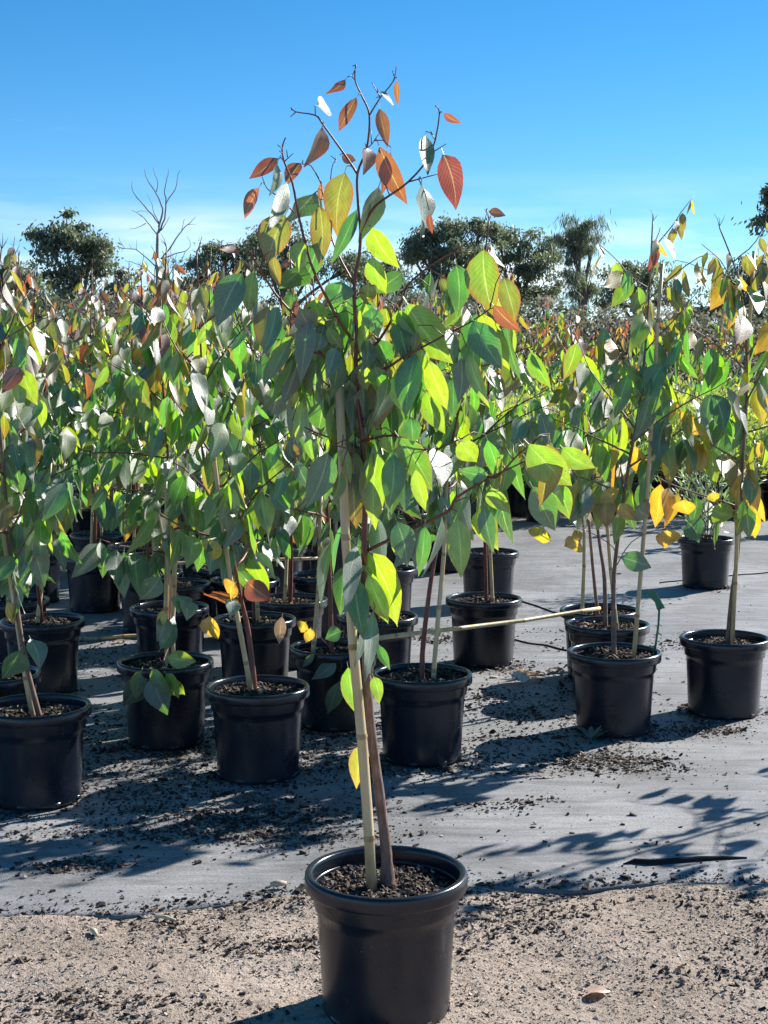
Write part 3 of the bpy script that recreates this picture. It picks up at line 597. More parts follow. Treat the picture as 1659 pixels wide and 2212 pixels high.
# ------------------------------------------------------------------ the sapling standing in front, on the sand
c2 = lambda x, y: crop(550, 130, x, y); c5 = lambda x, y: crop(550, 730, x, y); c6 = lambda x, y: crop(1220, 1030, x, y); c9 = lambda x, y: crop(600, 1250, x, y); c8 = lambda x, y: crop(600, 1500, x, y)
rimc = at_z(834, 1884, POT_H+SAND_Z); hero = empty('potted_sapling', (rimc.x, rimc.y, SAND_Z-.002)); HY = rimc.y; HL = hero.location.copy()
tag(hero, 'tall potted eucalyptus sapling with red tips standing alone on the sand', 'potted tree')
HERO_SOIL = soil_mesh(1500, .256, 77, .75); add_pot(hero, soil=HERO_SOIL).scale = (1, 1, 1.02)
def hpath(pts, dys, sub=4): return smooth_path([at_y(x, y, HY+d)-HL for (x, y), d in zip(pts, dys)], sub)
stem_px = [(836, 1912), (836, 1862), (829, 1790), (815, 1680), (801, 1570), (793, 1470), (788, 1380), (786, 1280), (787, 1180), (789, 1060), (783, 950), (773, 870), (768, 790), (771, 720), (765, 650), c2(800, 1330), c2(825, 1200), c2(832, 1060), c2(818, 900), c2(815, 720), c2(870, 570), c2(885, 375), c2(840, 260), c2(800, 165), c2(805, 75)]
path = hpath(stem_px, [0]*2+[.004*math.sin(i) for i in range(len(stem_px)-2)]); n = len(path)
path[0].z -= .0
mb = MB(); lo = [p for p in path if p.z < .80]; k0 = len(lo)
rad = [(.0130*(1-.42*i/k0)+(.006*max(0, 1-i/4))) for i in range(k0+1)]
mb.tube(path[:k0+1], [r_*(1+random.uniform(-.05, .05)) for r_ in rad], 12); mb.build('stem', 'bark_stem', hero)
mb = MB(); m_ = n-k0; mb.tube(path[k0:], [.0068*(1-.90*(i/(m_-1))**.6)+.0006 for i in range(m_)], 8); mb.build('leader', 'bark_red', hero)
a = at_y(802, 1915, HY-.03)-HL; a.z -= .02; cane(hero, a, at_y(729, 838, HY-.02)-HL, .0112, .0085, 5)
HB = [  # pixel path, depth at the start and at the end
    ([c2(885, 375), c2(950, 270), c2(1025, 175), c2(1045, 85)], 0, -.03, .0016), ([c2(950, 270), c2(925, 225), c2(900, 180)], -.02, -.03, .0012),
    ([c2(812, 720), c2(740, 610), c2(610, 430), c2(565, 375), c2(450, 355), c2(420, 328)], 0, .07, .0024), ([c2(450, 355), c2(415, 385)], .06, .065, .001),
    ([c2(836, 1060), c2(900, 940), c2(960, 880), c2(1115, 770), c2(1250, 600), c2(1300, 370), c2(1275, 318)], 0, -.08, .0030), ([c2(1115, 770), c2(1320, 715)], -.05, -.02, .0014), ([c2(1250, 600), c2(1342, 543)], -.06, -.08, .0011),
    ([c5(785, 285), c5(720, 190), c5(640, 50), c2(545, 1270), c2(470, 990), c2(430, 780), c2(380, 650), c2(368, 570), c2(388, 508)], 0, -.10, .0040), ([c2(380, 650), c2(435, 600)], -.095, -.10, .001),
    ([c2(440, 950), c2(340, 855), c2(280, 810), c2(250, 740)], -.09, -.06, .0015), ([c2(600, 780), c2(540, 675), c2(490, 665)], -.04, .03, .0013), ([c2(870, 570), c2(900, 545), c2(940, 485)], 0, -.03, .0011),
    ([c2(790, 1370), c2(700, 1200), c2(655, 1070), c2(600, 780)], 0, .08, .0028), ([c2(640, 1000), c2(660, 700), c2(690, 640)], .05, .08, .0012),
    ([c5(800, 420), c5(940, 290), c5(1080, 50), c2(1110, 1385), c2(1240, 1270), c2(1380, 1190), c2(1490, 1185)], 0, .12, .0038), ([c2(1380, 1190), c2(1540, 1060), c2(1585, 930)], .11, .15, .0016),
    ([c5(800, 560), c5(600, 370), c5(465, 170), c5(320, 0), c2(200, 1230), c2(150, 1180)], 0, -.14, .0036), ([c5(600, 370), c5(420, 320), c5(300, 250)], -.06, .06, .002),
    ([c5(810, 520), c5(980, 455), c5(1080, 390), c5(1250, 300), c5(1480, 180), c5(1600, 100)], 0, -.12, .0034),
    ([c5(840, 885), c5(1040, 850), c5(1230, 940), c5(1400, 880), c5(1440, 870)], 0, -.08, .0030),
    ([c5(838, 930), c5(700, 880), c5(560, 830), c5(430, 760)], 0, .09, .0030), ([c5(825, 780), c5(960, 640), c5(1180, 560), c5(1290, 480)], 0, .10, .0028),
    ([c9(755, 300), c9(1000, 180), c9(1230, 70), c5(1400, 1220), c5(1590, 1105), c6(60, 380), c6(190, 240), c6(260, 200)], 0, -.16, .0040), ([c5(1590, 1105), c6(200, 300), c6(330, 240), c6(430, 215)], -.11, -.05, .0018),
    ([c5(835, 960), c5(760, 930), c5(650, 900)], 0, -.10, .0022), ([c5(830, 690), c5(700, 600), c5(560, 480), c5(500, 380)], 0, .14, .0026), ([c9(755, 440), c9(720, 290), c9(690, 270)], 0, -.05, .002), ([c9(770, 690), c9(800, 640), c9(790, 600)], 0, -.05, .0012)]
BR = []
for pts, d0, d1, r0 in HB:
    m_ = len(pts); p3 = hpath(pts, [d0+(d1-d0)*i/(m_-1) for i in range(m_)], 3); BR.append(p3)
    mb = MB(); k = len(p3); mb.tube(p3, [.85*r0*(1-.75*i/(k-1))+.0004 for i in range(k)], 6); mb.build('branch', 'bark_red', hero)
ALLP = [p for q in BR+[path[k0-10:]] for p in q]; PXD = []
for p in ALLP:
    d = p+HL-EYE; fz = d.dot(FWD); PXD.append((CX+F*d.x/fz, CY-F*d.dot(UP)/fz, p.y))
G, B_, O, RR, Y_ = 'green', 'blue', 'olive', 'red', 'yellow'
HLEAF = [(c2, 745, 160, 655, 275, 45, RR, 'dark'), (c2, 808, 272, 692, 452, 60, RR, 'back'), (c2, 1050, 165, 1048, 325, 30, RR, 'back'), (c2, 575, 320, 690, 335, 70, B_, 'shine'), (c2, 945, 235, 1040, 310, 22, B_, 'shine'),
 (c2, 605, 440, 542, 690, 75, RR, 'dark'), (c2, 945, 335, 990, 560, 60, RR, 'front'), (c2, 860, 560, 885, 715, 65, RR, 'dark'), (c2, 945, 560, 1090, 915, 110, RR, 'back'), (c2, 1010, 595, 975, 860, 55, RR, 'back'), (c2, 1325, 365, 1418, 432, 32, RR, 'back'),
 (c2, 1220, 495, 1222, 720, 55, B_, 'shine'), (c2, 1325, 605, 1448, 928, 125, RR, 'back'), (c2, 1190, 780, 1188, 1100, 80, B_, 'dark'), (c2, 940, 795, 850, 1140, 105, B_, 'dark'), (c2, 740, 715, 640, 1075, 150, O, 'front'), (c2, 340, 630, 180, 752, 70, RR, 'back'),
 (c2, 340, 660, 330, 860, 40, B_, 'edge'), (c2, 480, 660, 375, 770, 65, RR, 'back'), (c2, 230, 805, 125, 985, 65, RR, 'back'), (c2, 400, 770, 285, 1100, 56, B_, 'shine'), (c2, 565, 830, 400, 1000, 110, B_, 'dark'), (c2, 600, 775, 595, 930, 32, RR, 'back'),
 (c2, 590, 910, 635, 1270, 115, O, 'back'), (c2, 385, 970, 250, 1230, 165, O, 'back'), (c2, 810, 935, 670, 1260, 75, G, 'front'), (c2, 900, 1040, 1010, 1310, 120, G, 'back'), (c2, 720, 615, 805, 655, 40, RR, 'back'), (c2, 490, 1120, 430, 1300, 85, G, 'back'),
 (c2, 590, 1125, 500, 1370, 110, G, 'front'), (c2, 500, 1265, 365, 1440, 130, B_, 'dark'), (c2, 1240, 955, 1250, 1080, 35, RR, 'back'), (c2, 110, 1160, 0, 1190, 45, RR, 'back'), (c2, 900, 1215, 960, 1440, 105, G, 'back'), (c2, 310, 1200, 345, 1400, 60, O, 'front'),
 (c2, 130, 1310, -45, 1610, 150, B_, 'front'), (c2, 1080, 1310, 920, 1430, 100, B_, 'dark'), (c2, 1400, 1255, 1440, 1560, 130, G, 'front'), (c2, 1560, 1170, 1575, 1570, 175, O, 'back'), (c2, 1680, 1330, 1760, 1600, 110, O, 'front'), (c2, 1620, 1500, 1770, 1670, 85, RR, 'back'),
 (c2, 1590, 945, 1700, 960, 42, RR, 'back'), (c2, 720, 1360, 690, 1510, 150, G, 'front'), (c2, 880, 1370, 870, 1500, 90, O, 'front'), (c2, 200, 1300, 140, 1560, 90, G, 'back'),
 (c5, 340, 70, 280, 390, 60, B_, 'shine'), (c5, 530, 135, 470, 540, 105, B_, 'front'), (c5, 640, 205, 725, 370, 60, G, 'back'), (c5, 600, 245, 600, 335, 55, B_, 'shine'), (c5, 900, 95, 910, 265, 110, G, 'front'), (c5, 1110, 70, 1340, 450, 215, G, 'back'),
 (c5, 1235, 0, 1145, 270, 30, B_, 'edge'), (c5, 1060, 190, 1130, 470, 110, B_, 'shine'), (c5, 1230, 400, 1330, 710, 110, G, 'back'), (c5, 880, 280, 890, 440, 60, B_, 'shine'), (c5, 850, 425, 940, 655, 100, G, 'back'), (c5, 920, 440, 960, 600, 95, G, 'front'),
 (c5, 1500, 170, 1650, 470, 150, G, 'front'), (c5, 1540, 120, 1700, 480, 130, G, 'back'), (c5, 1470, 365, 1565, 695, 75, G, 'back'), (c5, 1360, 220, 1390, 400, 50, B_, 'shine'), (c5, 1430, 390, 1440, 660, 100, B_, 'front'), (c5, 1220, 590, 1310, 850, 110, G, 'back'),
 (c5, 1180, 520, 1175, 840, 26, B_, 'edge'), (c5, 840, 560, 890, 880, 135, G, 'front'), (c5, 1040, 480, 1110, 740, 120, B_, 'front'), (c5, 990, 500, 1010, 770, 95, B_, 'dark'), (c5, 1060, 860, 1285, 1175, 140, G, 'back'), (c5, 910, 885, 885, 1200, 42, B_, 'edge'),
 (c5, 1030, 960, 1030, 1290, 130, G, 'front'), (c5, 940, 940, 860, 1410, 150, G, 'back'), (c5, 745, 920, 760, 1140, 58, G, 'back'), (c5, 660, 860, 635, 1180, 32, B_, 'edge'), (c5, 640, 950, 560, 1290, 150, B_, 'front'), (c5, 730, 690, 740, 850, 90, B_, 'shine'),
 (c5, 1270, 925, 1360, 1140, 80, B_, 'shine'), (c5, 1420, 880, 1510, 1020, 120, G, 'back'), (c5, 1590, 1085, 1410, 1075, 80, G, 'front'), (c5, 1160, 1050, 1215, 1320, 80, G, 'back'), (c5, 1100, 1110, 1090, 1300, 75, B_, 'front'), (c5, 505, 420, 470, 660, 52, B_, 'shine'),
 (c5, 490, 640, 445, 900, 62, G, 'back'), (c5, 370, 190, 240, 560, 100, G, 'front'), (c5, 430, 260, 280, 510, 90, G, 'back'), (c5, 360, 560, 290, 760, 120, B_, 'front'), (c5, 430, 380, 400, 720, 125, B_, 'dark'), (c5, 610, 640, 590, 850, 130, B_, 'front'),
 (c5, 820, 1000, 835, 1240, 75, G, 'front'), (c5, 720, 1060, 680, 1290, 44, B_, 'edge'), (c5, 520, 850, 545, 1010, 48, G, 'back'), (c5, 560, 40, 590, 200, 110, G, 'back'), (c5, 470, 100, 560, 260, 120, B_, 'front'), (c5, 980, 80, 1000, 250, 90, O, 'back'),
 (c5, 1060, 100, 1130, 330, 110, G, 'back'), (c5, 940, 280, 1010, 480, 120, G, 'front'), (c5, 1200, 330, 1180, 520, 100, G, 'back'), (c5, 1380, 500, 1390, 760, 80, G, 'front'), (c5, 760, 520, 780, 650, 60, G, 'front'), (c5, 1130, 740, 1150, 900, 90, G, 'front'),
 (c5, 930, 660, 900, 850, 90, B_, 'dark'), (c5, 690, 330, 640, 500, 70, B_, 'shine'), (c5, 700, 400, 660, 640, 90, B_, 'dark'), (c5, 580, 560, 640, 700, 70, G, 'back'), (c5, 800, 930, 780, 1010, 60, B_, 'front'), (c5, 980, 860, 990, 960, 60, G, 'back'),
 (c6, 240, 190, 490, 470, 175, G, 'back'), (c6, 220, 270, 395, 520, 140, G, 'front'), (c6, 390, 430, 515, 612, 110, G, 'back'), (c6, 440, 210, 615, 380, 110, G, 'back'), (c6, 260, 440, 405, 718, 140, B_, 'front'), (c6, 20, 450, 95, 625, 95, G, 'back'), (c6, -20, 560, 10, 830, 90, B_, 'front'),
 (c9, 760, 310, 1000, 710, 185, G, 'back'), (c9, 760, 440, 865, 750, 100, G, 'back'), (c9, 690, 270, 620, 660, 80, B_, 'shine'), (c9, 650, 380, 570, 670, 125, G, 'front'), (c9, 790, 650, 770, 1060, 60, B_, 'shine'), (c9, 760, 700, 700, 985, 42, B_, 'shine'), (c9, 640, 990, 690, 1300, 95, G, 'back'),
 (c9, 790, 1045, 850, 1205, 70, G, 'back'), (c9, 820, 860, 880, 1010, 52, G, 'front'), (c8, 735, 850, 662, 1115, 90, Y_, 'back'), (c9, 1290, 110, 1315, 462, 130, G, 'back'), (c9, 700, 220, 620, 380, 120, B_, 'front'), (c9, 1095, 150, 1075, 455, 80, G, 'front'), (c9, 930, 130, 1020, 385, 130, B_, 'front'), (c9, 720, 380, 740, 520, 90, G, 'front')]
fol = Foliage(); tw = MB()
def nearest(px, py): return min(PXD, key=lambda q: (q[0]-px)**2+(q[1]-py)**2)
for cf, bx, by, tx, ty, wp, kd, fc in HLEAF:
    kd = 'deep' if kd == G and fc == 'front' else kd
    b_, t_ = cf(bx, by), cf(tx, ty); q = min(range(len(PXD)), key=lambda i: (PXD[i][0]-b_[0])**2+(PXD[i][1]-b_[1])**2); dep = PXD[q][2]
    st = px_leaf(fol, None, HY, HL, b_, t_, wp/2.37/1.157, kd, fc, dy=dep+random.uniform(-.035, .015))
    a = ALLP[q]; gap = (a-st).length
    if gap > .004: tw.tube([a, a.lerp(st, .5)+Vector((0, 0, .18*gap)), st], [.0012, .001, .0009], 5)
# leaves on the far side of the crown that fill it out
for k in range(90):
    q = random.choice([i for i in range(len(ALLP)) if .88 < ALLP[i].z < 1.47 and abs(ALLP[i].x) < .30]); a = ALLP[q]; az = random.uniform(0, 6.28); out = Vector((math.cos(az)*.8, math.sin(az), 0)); h = (a.z-.6)/1.25
    st = a+out*random.uniform(.01, .07)+Vector((0, .055, random.uniform(-.01, .03))); ln = random.uniform(.11, .165); fa = random.uniform(0, 6.28)
    fol.add(leaf_matrix(st, Vector((0, 0, -1))+out*random.uniform(0, .3)+Vector((random.gauss(0, .14), random.gauss(0, .14), 0)), Vector((math.cos(fa), math.sin(fa), .1)), ln, ln*random.uniform(.32, .48)), pick([('green', .25), ('deep', .35), ('blue', .4), ('olive', .08+.9*max(0, h-.5))]), random.randrange(6))
    tw.tube([a, a.lerp(st, .5)+Vector((0, 0, .01)), st], [.0013, .001, .0009], 5)
for (x, y), (x2, y2), d in ((c2(805, 75), c2(785, 85), 0), (c2(803, 100), c2(782, 140), 0), (c2(1030, 140), c2(1022, 110), -.03), (c2(950, 265), c2(925, 270), -.02), (c2(372, 575), c2(340, 550), -.1), (c2(368, 600), c2(350, 585), -.1), (c2(400, 625), c2(395, 580), -.1), (c2(425, 345), c2(422, 325), .07), (c2(1262, 490), c2(1248, 470), -.07), (c2(898, 545), c2(893, 455), -.01), (c2(690, 640), c2(655, 615), .08), (c2(680, 655), c2(685, 620), .08)):
    A, B = at_y(x, y, HY+d)-HL, at_y(x2, y2, HY+d)-HL; tw.tube([A, B], [.0012, .0007], 5)
tag(tw.build('twig', 'bark_red', hero), kind='stuff'); fol.objects(hero)

# ------------------------------------------------------------------ saplings in the rows behind
def sprig(pts, leaves, dy=-.17):
    def f(root, fol, br, Y, loc):
        p = smooth_path([at_y(x, y, Y+dy*min(1, i/1.5))-loc for i, (x, y) in enumerate(pts)], 3); br.append((p, [.0022*(1-.6*i/(len(p)-1)) for i in range(len(p))]))
        for b_, t_, w_, kd, fc in leaves: px_leaf(fol, br, Y, loc, b_, t_, w_, kd, fc, dy=dy+random.uniform(-.03, .02))
    return f
c7 = lambda x, y: crop(0, 1500, x, y); c4 = lambda x, y: crop(0, 1000, x, y)
ex1 = sprig([(60, 1420), c7(140, 260), c7(150, 240)], [(c7(120, 295), c7(35, 480), 45, B_, 'dark'), (c7(180, 230), c7(275, 390), 30, B_, 'shine'), (c7(40, 10), c7(80, 150), 20, Y_, 'dark')], -.05)
ex2 = sprig([(368, 1390), c7(975, 340), c7(960, 400), c7(900, 420), c7(860, 405)], [(c7(990, 340), c7(1160, 370), 34, G, 'back'), (c7(840, 415), c7(790, 590), 30, G, 'front'), (c7(905, 405), c7(985, 585), 26, G, 'back'), (c7(880, 430), c7(730, 650), 44, B_, 'front'), (c7(910, 450), c7(965, 690), 48, B_, 'front'), (c7(985, 435), c7(1085, 570), 24, G, 'back'),
        (c7(990, 485), c7(1110, 535), 24, G, 'back'), (c7(870, 480), c7(930, 660), 28, G, 'back'), (c7(950, 290), c7(1070, 100), 30, B_, 'shine'), (c7(985, 95), c7(965, 230), 26, B_, 'shine'), (c7(1100, 0), c7(1125, 100), 26, B_, 'shine'), (c7(1055, -30), c7(1100, 60), 30, B_, 'shine'), (c7(975, 60), c7(950, 180), 18, Y_, 'back'), (c4(950, 1050), c4(840, 1200), 40, B_, 'front'), (c4(1020, 780), c4(1160, 930), 36, G, 'back')])
ex3 = sprig([(525, 1320), c4(1440, 1120), c4(1470, 1090)], [(c4(1465, 1075), c4(1590, 1200), 44, 'red', 'back'), (c4(1400, 1150), c4(1235, 1240), 40, 'red', 'dark'), (c4(1395, 1085), c4(1330, 1150), 38, Y_, 'back'), (c7(1240, 95), c7(1265, 245), 34, Y_, 'back'), (c4(1370, 1180), c4(1380, 1270), 24, B_, 'shine'), (c4(1290, 840), c4(1230, 930), 45, Y_, 'back'), (c9(250, 690), c9(225, 860), 22, 'dry', 'front')], -.06)
ex4 = sprig([(690, 1375), c9(520, 860), c9(600, 960), c9(590, 1020)], [(c9(565, 950), c9(445, 1080), 28, B_, 'front'), (c9(590, 1075), c9(515, 1280), 28, B_, 'front'), (c9(600, 780), c9(500, 810), 30, B_, 'front'), (c9(440, 910), c9(365, 1000), 12, B_, 'front'), (c9(390, 725), c9(350, 780), 26, Y_, 'back'), (c9(420, 760), c9(410, 850), 20, Y_, 'back'), (c9(590, 1110), c9(570, 1180), 16, B_, 'front')])
ex6 = sprig([(1333, 1220), c6(850, 770), c6(1000, 695), c6(1170, 640)], [(c6(790, 860), c6(975, 915), 38, B_, 'front'), (c6(1060, 695), c6(1090, 790), 38, Y_, 'back'), (c6(880, 560), c6(960, 640), 40, 'olive', 'front')], -.06)
ex6 = (lambda f1, f2: (lambda *a: (f1(*a), f2(*a))))(ex6, sprig([(1330, 1210), c6(740, 800), c6(600, 710), c6(420, 660)], [(c6(500, 650), c6(560, 705), 18, B_, 'shine'), (c6(570, 490), c6(500, 590), 40, Y_, 'back'), (c6(690, 460), c6(760, 540), 40, Y_, 'back'), (c6(780, 540), c6(870, 665), 30, Y_, 'back'), (c6(600, 500), c6(560, 600), 40, Y_, 'back'), (c6(320, 680), c6(300, 780), 40, Y_, 'back'), (c6(540, 760), c6(480, 815), 36, Y_, 'back'), (c6(510, 700), c6(550, 800), 20, Y_, 'front')], -.05))
ex7 = sprig([(1597, 1150), c6(1470, 560), c6(1330, 590), c6(1200, 560)], [(c6(1160, 520), c6(1170, 615), 42, Y_, 'back'), (c6(1180, 650), c6(1280, 750), 44, B_, 'front'), (c6(1330, 570), c6(1460, 650), 42, G, 'back'), (c6(1570, 560), c6(1560, 750), 34, Y_, 'back'), (c6(1500, 560), c6(1510, 660), 34, 'olive', 'front'), (c6(1330, 475), c6(1345, 540), 24, Y_, 'back')], -.06)
GM = 'saplings crowded in the middle rows'
LM = 'potted eucalyptus sapling among the close packed middle rows'
S = sapling
S((76, 1522), [(88, 1535), (62, 1440), (44, 1330), (22, 1150), (2, 900), (-5, 720), (10, 540)], [(78, 1542), (-42, 885)], label='potted sapling on the mat edge with a cane crossing its stem and grey lower leaves', nb=15, zlow=.63, extra=ex1, stem_mat='bark_stem')
S((357, 1425), [(368, 1405), (362, 1290), (362, 1150), (355, 960), (340, 780), (350, 530)], [(362, 1400), (357, 1000)], two=[(373, 1405), (377, 1170)], label='potted sapling with a drooping sprig of bright leaves over its rim', nb=16, zlow=.63, extra=ex2)
S((556, 1480), [(553, 1470), (535, 1370), (518, 1290), (492, 1150), (458, 960), (436, 800), (424, 545)], [(545, 1482), (443, 885)], label='potted sapling tied to a strongly leaning cane, orange leaves low on its red stem', nb=16, zlow=.63, extra=ex3)
S((724, 1394), [(716, 1385), (713, 1290), (708, 1150), (700, 950), (690, 800), (672, 590)], [(677, 1405), (696, 1060)], label='potted sapling with small leaves hanging down its pot between two nearer pots', nb=15, zlow=.66, extra=ex4)
S((912, 1452), [(912, 1455), (914, 1400), (931, 1260), (953, 1140), (975, 980), (1010, 800), (1040, 640), (1062, 470)], [(936, 1462), (967, 1035)], label='potted sapling with a dark purple stem and a pale cane beside the slanting cane', nb=14, zlow=.72)
S((1327, 1405), [(1327, 1418), (1328, 1320), (1334, 1220), (1358, 1040), (1388, 880), (1402, 760), (1414, 620), (1425, 470)], [(1369, 1418), (1432, 570)], label='tall yellow leaved sapling with the green plant tag in its pot', nb=16, zlow=.75, yellow=.35, spread_=1.15, dens=.85, lsize=1.42, red=.2, extra=ex6, blen=(.42, .22), stem_mat='bark_stem')
S((1312, 1345), [(1308, 1352), (1306, 1250), (1298, 1170), (1282, 1020), (1262, 900), (1240, 690)], [(1337, 1358), (1293, 970)], label='potted sapling standing directly behind the pot with the green tag', nb=11, zlow=.74, yellow=.1, stem_mat='bark_stem')
S((1296, 1315), [(1293, 1318), (1280, 1200), (1268, 1020), (1262, 860), (1250, 700)], [(1256, 1315), (1268, 1030)], label='potted sapling behind the loose cane, last of the three in line with the green tag', nb=9, zlow=.8, yellow=.1, stem_mat='bark_stem')
S((1566, 1375), [(1571, 1372), (1580, 1290), (1594, 1180), (1600, 1000), (1608, 800), (1590, 620), (1548, 492)], [(1580, 1340), (1627, 542)], label='potted sapling with yellow leaves and the tallest cane, beside the tagged pot', nb=15, zlow=.72, yellow=.45, spread_=1.15, dens=.85, lsize=1.42, red=.2, extra=ex7, blen=(.42, .22), stem_mat='bark_stem')
S((1045, 1290), [(1051, 1282), (1048, 1180), (1046, 1050), (1052, 880), (1060, 720), (1080, 590)], [(1063, 1283), (1055, 1000)], label='potted sapling behind the loose slanting cane with open mat beside it', nb=12, zlow=.72)
S((1055, 1190), [(1052, 1185), (1050, 1080), (1045, 920), (1056, 650)], [(1060, 1188), (1066, 950)], label='potted sapling behind the one with the slanting cane before it', nb=11, zlow=.72)
# the rest of the block: rim centre in the picture, stem lean, height of the tip in the picture
MID = [(815, 1328, 10, 660), (829, 1226, -6, 650), (626, 1292, 4, 620), (550, 1334, -14, 600), (366, 1309, 8, 610), (378, 1258, 4, 620), (322, 1233, -10, 630), (203, 1200, 6, 610), (92, 1337, -24, 600), (23, 1294, 10, 600), (73, 1186, 12, 620), (-22, 1453, 6, 580), (211, 1152, 4, 640), (297, 1176, -6, 640), (331, 1199, 10, 630), (90, 1123, 0, 640), (140, 1094, 6, 650), (440, 1146, -8, 640), (487, 1224, 8, 640), (529, 1250, -4, 630), (700, 1240, 6, 640), (600, 1180, 4, 650), (720, 1160, 6, 660)]
for i, (x, y, ln, ty) in enumerate(MID):
    lab, grp = LM, GM
    if i == 0: lab, grp = 'potted sapling half hidden behind the tall sapling, right of its bamboo cane', None
    own = {3: 'potted sapling directly behind the strongly leaning cane', 4: 'potted sapling directly behind the pot with the drooping sprig', 5: 'second pot behind the one with the drooping sprig', 7: 'potted sapling just beyond the left end of the level loose cane', 11: 'potted sapling crowded against the mat edge pot with crossing cane', 9: 'potted sapling two pots behind the mat edge pot with crossing cane', 2: 'potted sapling with the clear plastic bottle standing beside its pot', 17: 'potted sapling behind the level loose cane, above its middle', 18: 'potted sapling whose rim the level loose cane crosses near the leaning cane', 19: 'potted sapling two pots behind the strongly leaning cane'}
    if i in own: lab, grp = own[i], None
    if i == 8: lab, grp = 'potted sapling with its stake against a grey stem behind the mat edge pot', None
    dm = 1.02*F/(y-781); far = dm > 8.6; hgt = F/dm
    sway = ln*hgt/640
    S((x, y), [(x, y+2), (x+sway*.4+random.uniform(-4, 4), y-.22*hgt), (x+sway+random.uniform(-6, 6), y-.5*hgt), (x+sway*1.3+random.uniform(-10, 10), y-.9*hgt), (x+sway*1.5+random.uniform(-14, 14), ty-25+random.uniform(-45, 35))], [(x-random.choice((-14, 14))*hgt/640, y+3), (x+random.uniform(-25, 25)*hgt/640, y-.62*hgt)],
      label=lab, group=grp, nb=12 if far else 14, zlow=random.uniform(.54, .66), leaf_objects=not far, dens=1.1)
# one more stands outside the frame to the right; its shadow falls across the mat
rp = sapling((1566, 1375), [(1571, 1372), (1580, 1290), (1575, 1180), (1582, 1000), (1570, 800), (1560, 620), (1548, 430)], [(1580, 1340), (1590, 642)], label='potted sapling out on the mat whose shadow falls before the pots', nb=15, zlow=.62, dens=1.0, leaf_objects=False, lsize=.95, spread_=1.25)
rp.location = (2.15, 5.03, -.003)

# back rows: a handful of prototypes, copied
def proto(seed, h, nb, red=1.0, yellow=0., dens=1.05):
    random.seed(seed); root = empty('potted_sapling', (0, 0, 0)); add_pot(root, low=True)
    pts = [Vector((0, 0, .22))]
    for k in range(1, 6): pts.append(pts[-1]+Vector((random.gauss(0, .025), random.gauss(0, .025), (h-.22)/5)))
    p = smooth_path(pts, 4); n_ = len(p); mb = MB(); mb.tube(p, [.0085*(1-.8*i/(n_-1))+.001 for i in range(n_)], 6); mb.build('stem', 'bark_stem', root)
    cane(root, Vector((.04, .02, .2)), Vector((.05+random.uniform(-.1, .1), .02, .95)))
    f = Foliage(); br = []; grow(p, f, br, .52, lsize=1.15, nb=nb, red=red, yellow=yellow, dens=dens); mb = MB()
    for q, r_ in br: mb.tube(q, r_, 4)
    tag(mb.build('branches', 'bark_red', root), kind='stuff'); f.joined(root); return root
def copy_tree(o, parent=None):
    c = o.copy(); COL.objects.link(c); c.parent = parent
    for ch in o.children: copy_tree(ch, c)
    return c
PRO = [proto(100+k, 1.62+.08*k, 12, red=.35+.15*k) for k in range(4)]; PRO.append(proto(120, 2.0, 13, 2.4, .1)); PRO.append(proto(121, 1.60, 12, .8, .5))
random.seed(99); spots = []
for r_ in range(9):
    yy = 9.2+r_*.62
    for c_ in range(-7, 4):
        spots.append((c_*.52+(r_ % 2)*.26-.05+random.uniform(-.08, .08), yy+random.uniform(-.1, .1), random.choice((0, 1, 2, 3, 3)), 'young sapling in the back rows beyond the close packed pots', 'saplings in the back rows'))
for r_ in range(4):
    for c_ in range(15):
        spots.append((-1.2+c_*.62+random.uniform(-.2, .2), 17.5+r_*1.1+random.uniform(-.2, .2), 4, 'red tipped sapling in the far rows beneath the gum trees', 'red tipped saplings in the far rows'))
for x, y, k in ((2.05, 12.6, 5), (2.75, 12.9, 3), (3.35, 12.5, 5), (3.15, 11.2, 5), (3.55, 10.6, 3), (1.55, 12.9, 0)): spots.append((x, y, k, 'sapling in a black pot at the far edge of the open mat', 'saplings along the far edge of the mat'))
def in_view(x, y, m_=.25): return abs(x) < y*.2593+m_
first = [True]*len(PRO)
for x, y, k, lab, grp in spots:
    if not in_view(x, y) or (grp == 'saplings in the back rows' and x > .55): continue
    o = PRO[k] if first[k] else copy_tree(PRO[k]); first[k] = False
    o.location = (x, y, -.003 if y < BACK-.2 else SAND_Z); o.rotation_euler = (random.uniform(-.03, .03), random.uniform(-.03, .03), random.uniform(0, 6.28)); s_ = random.uniform(.84, 1.12); o.scale = (1, 1, s_); tag(o, lab, 'potted tree', grp)

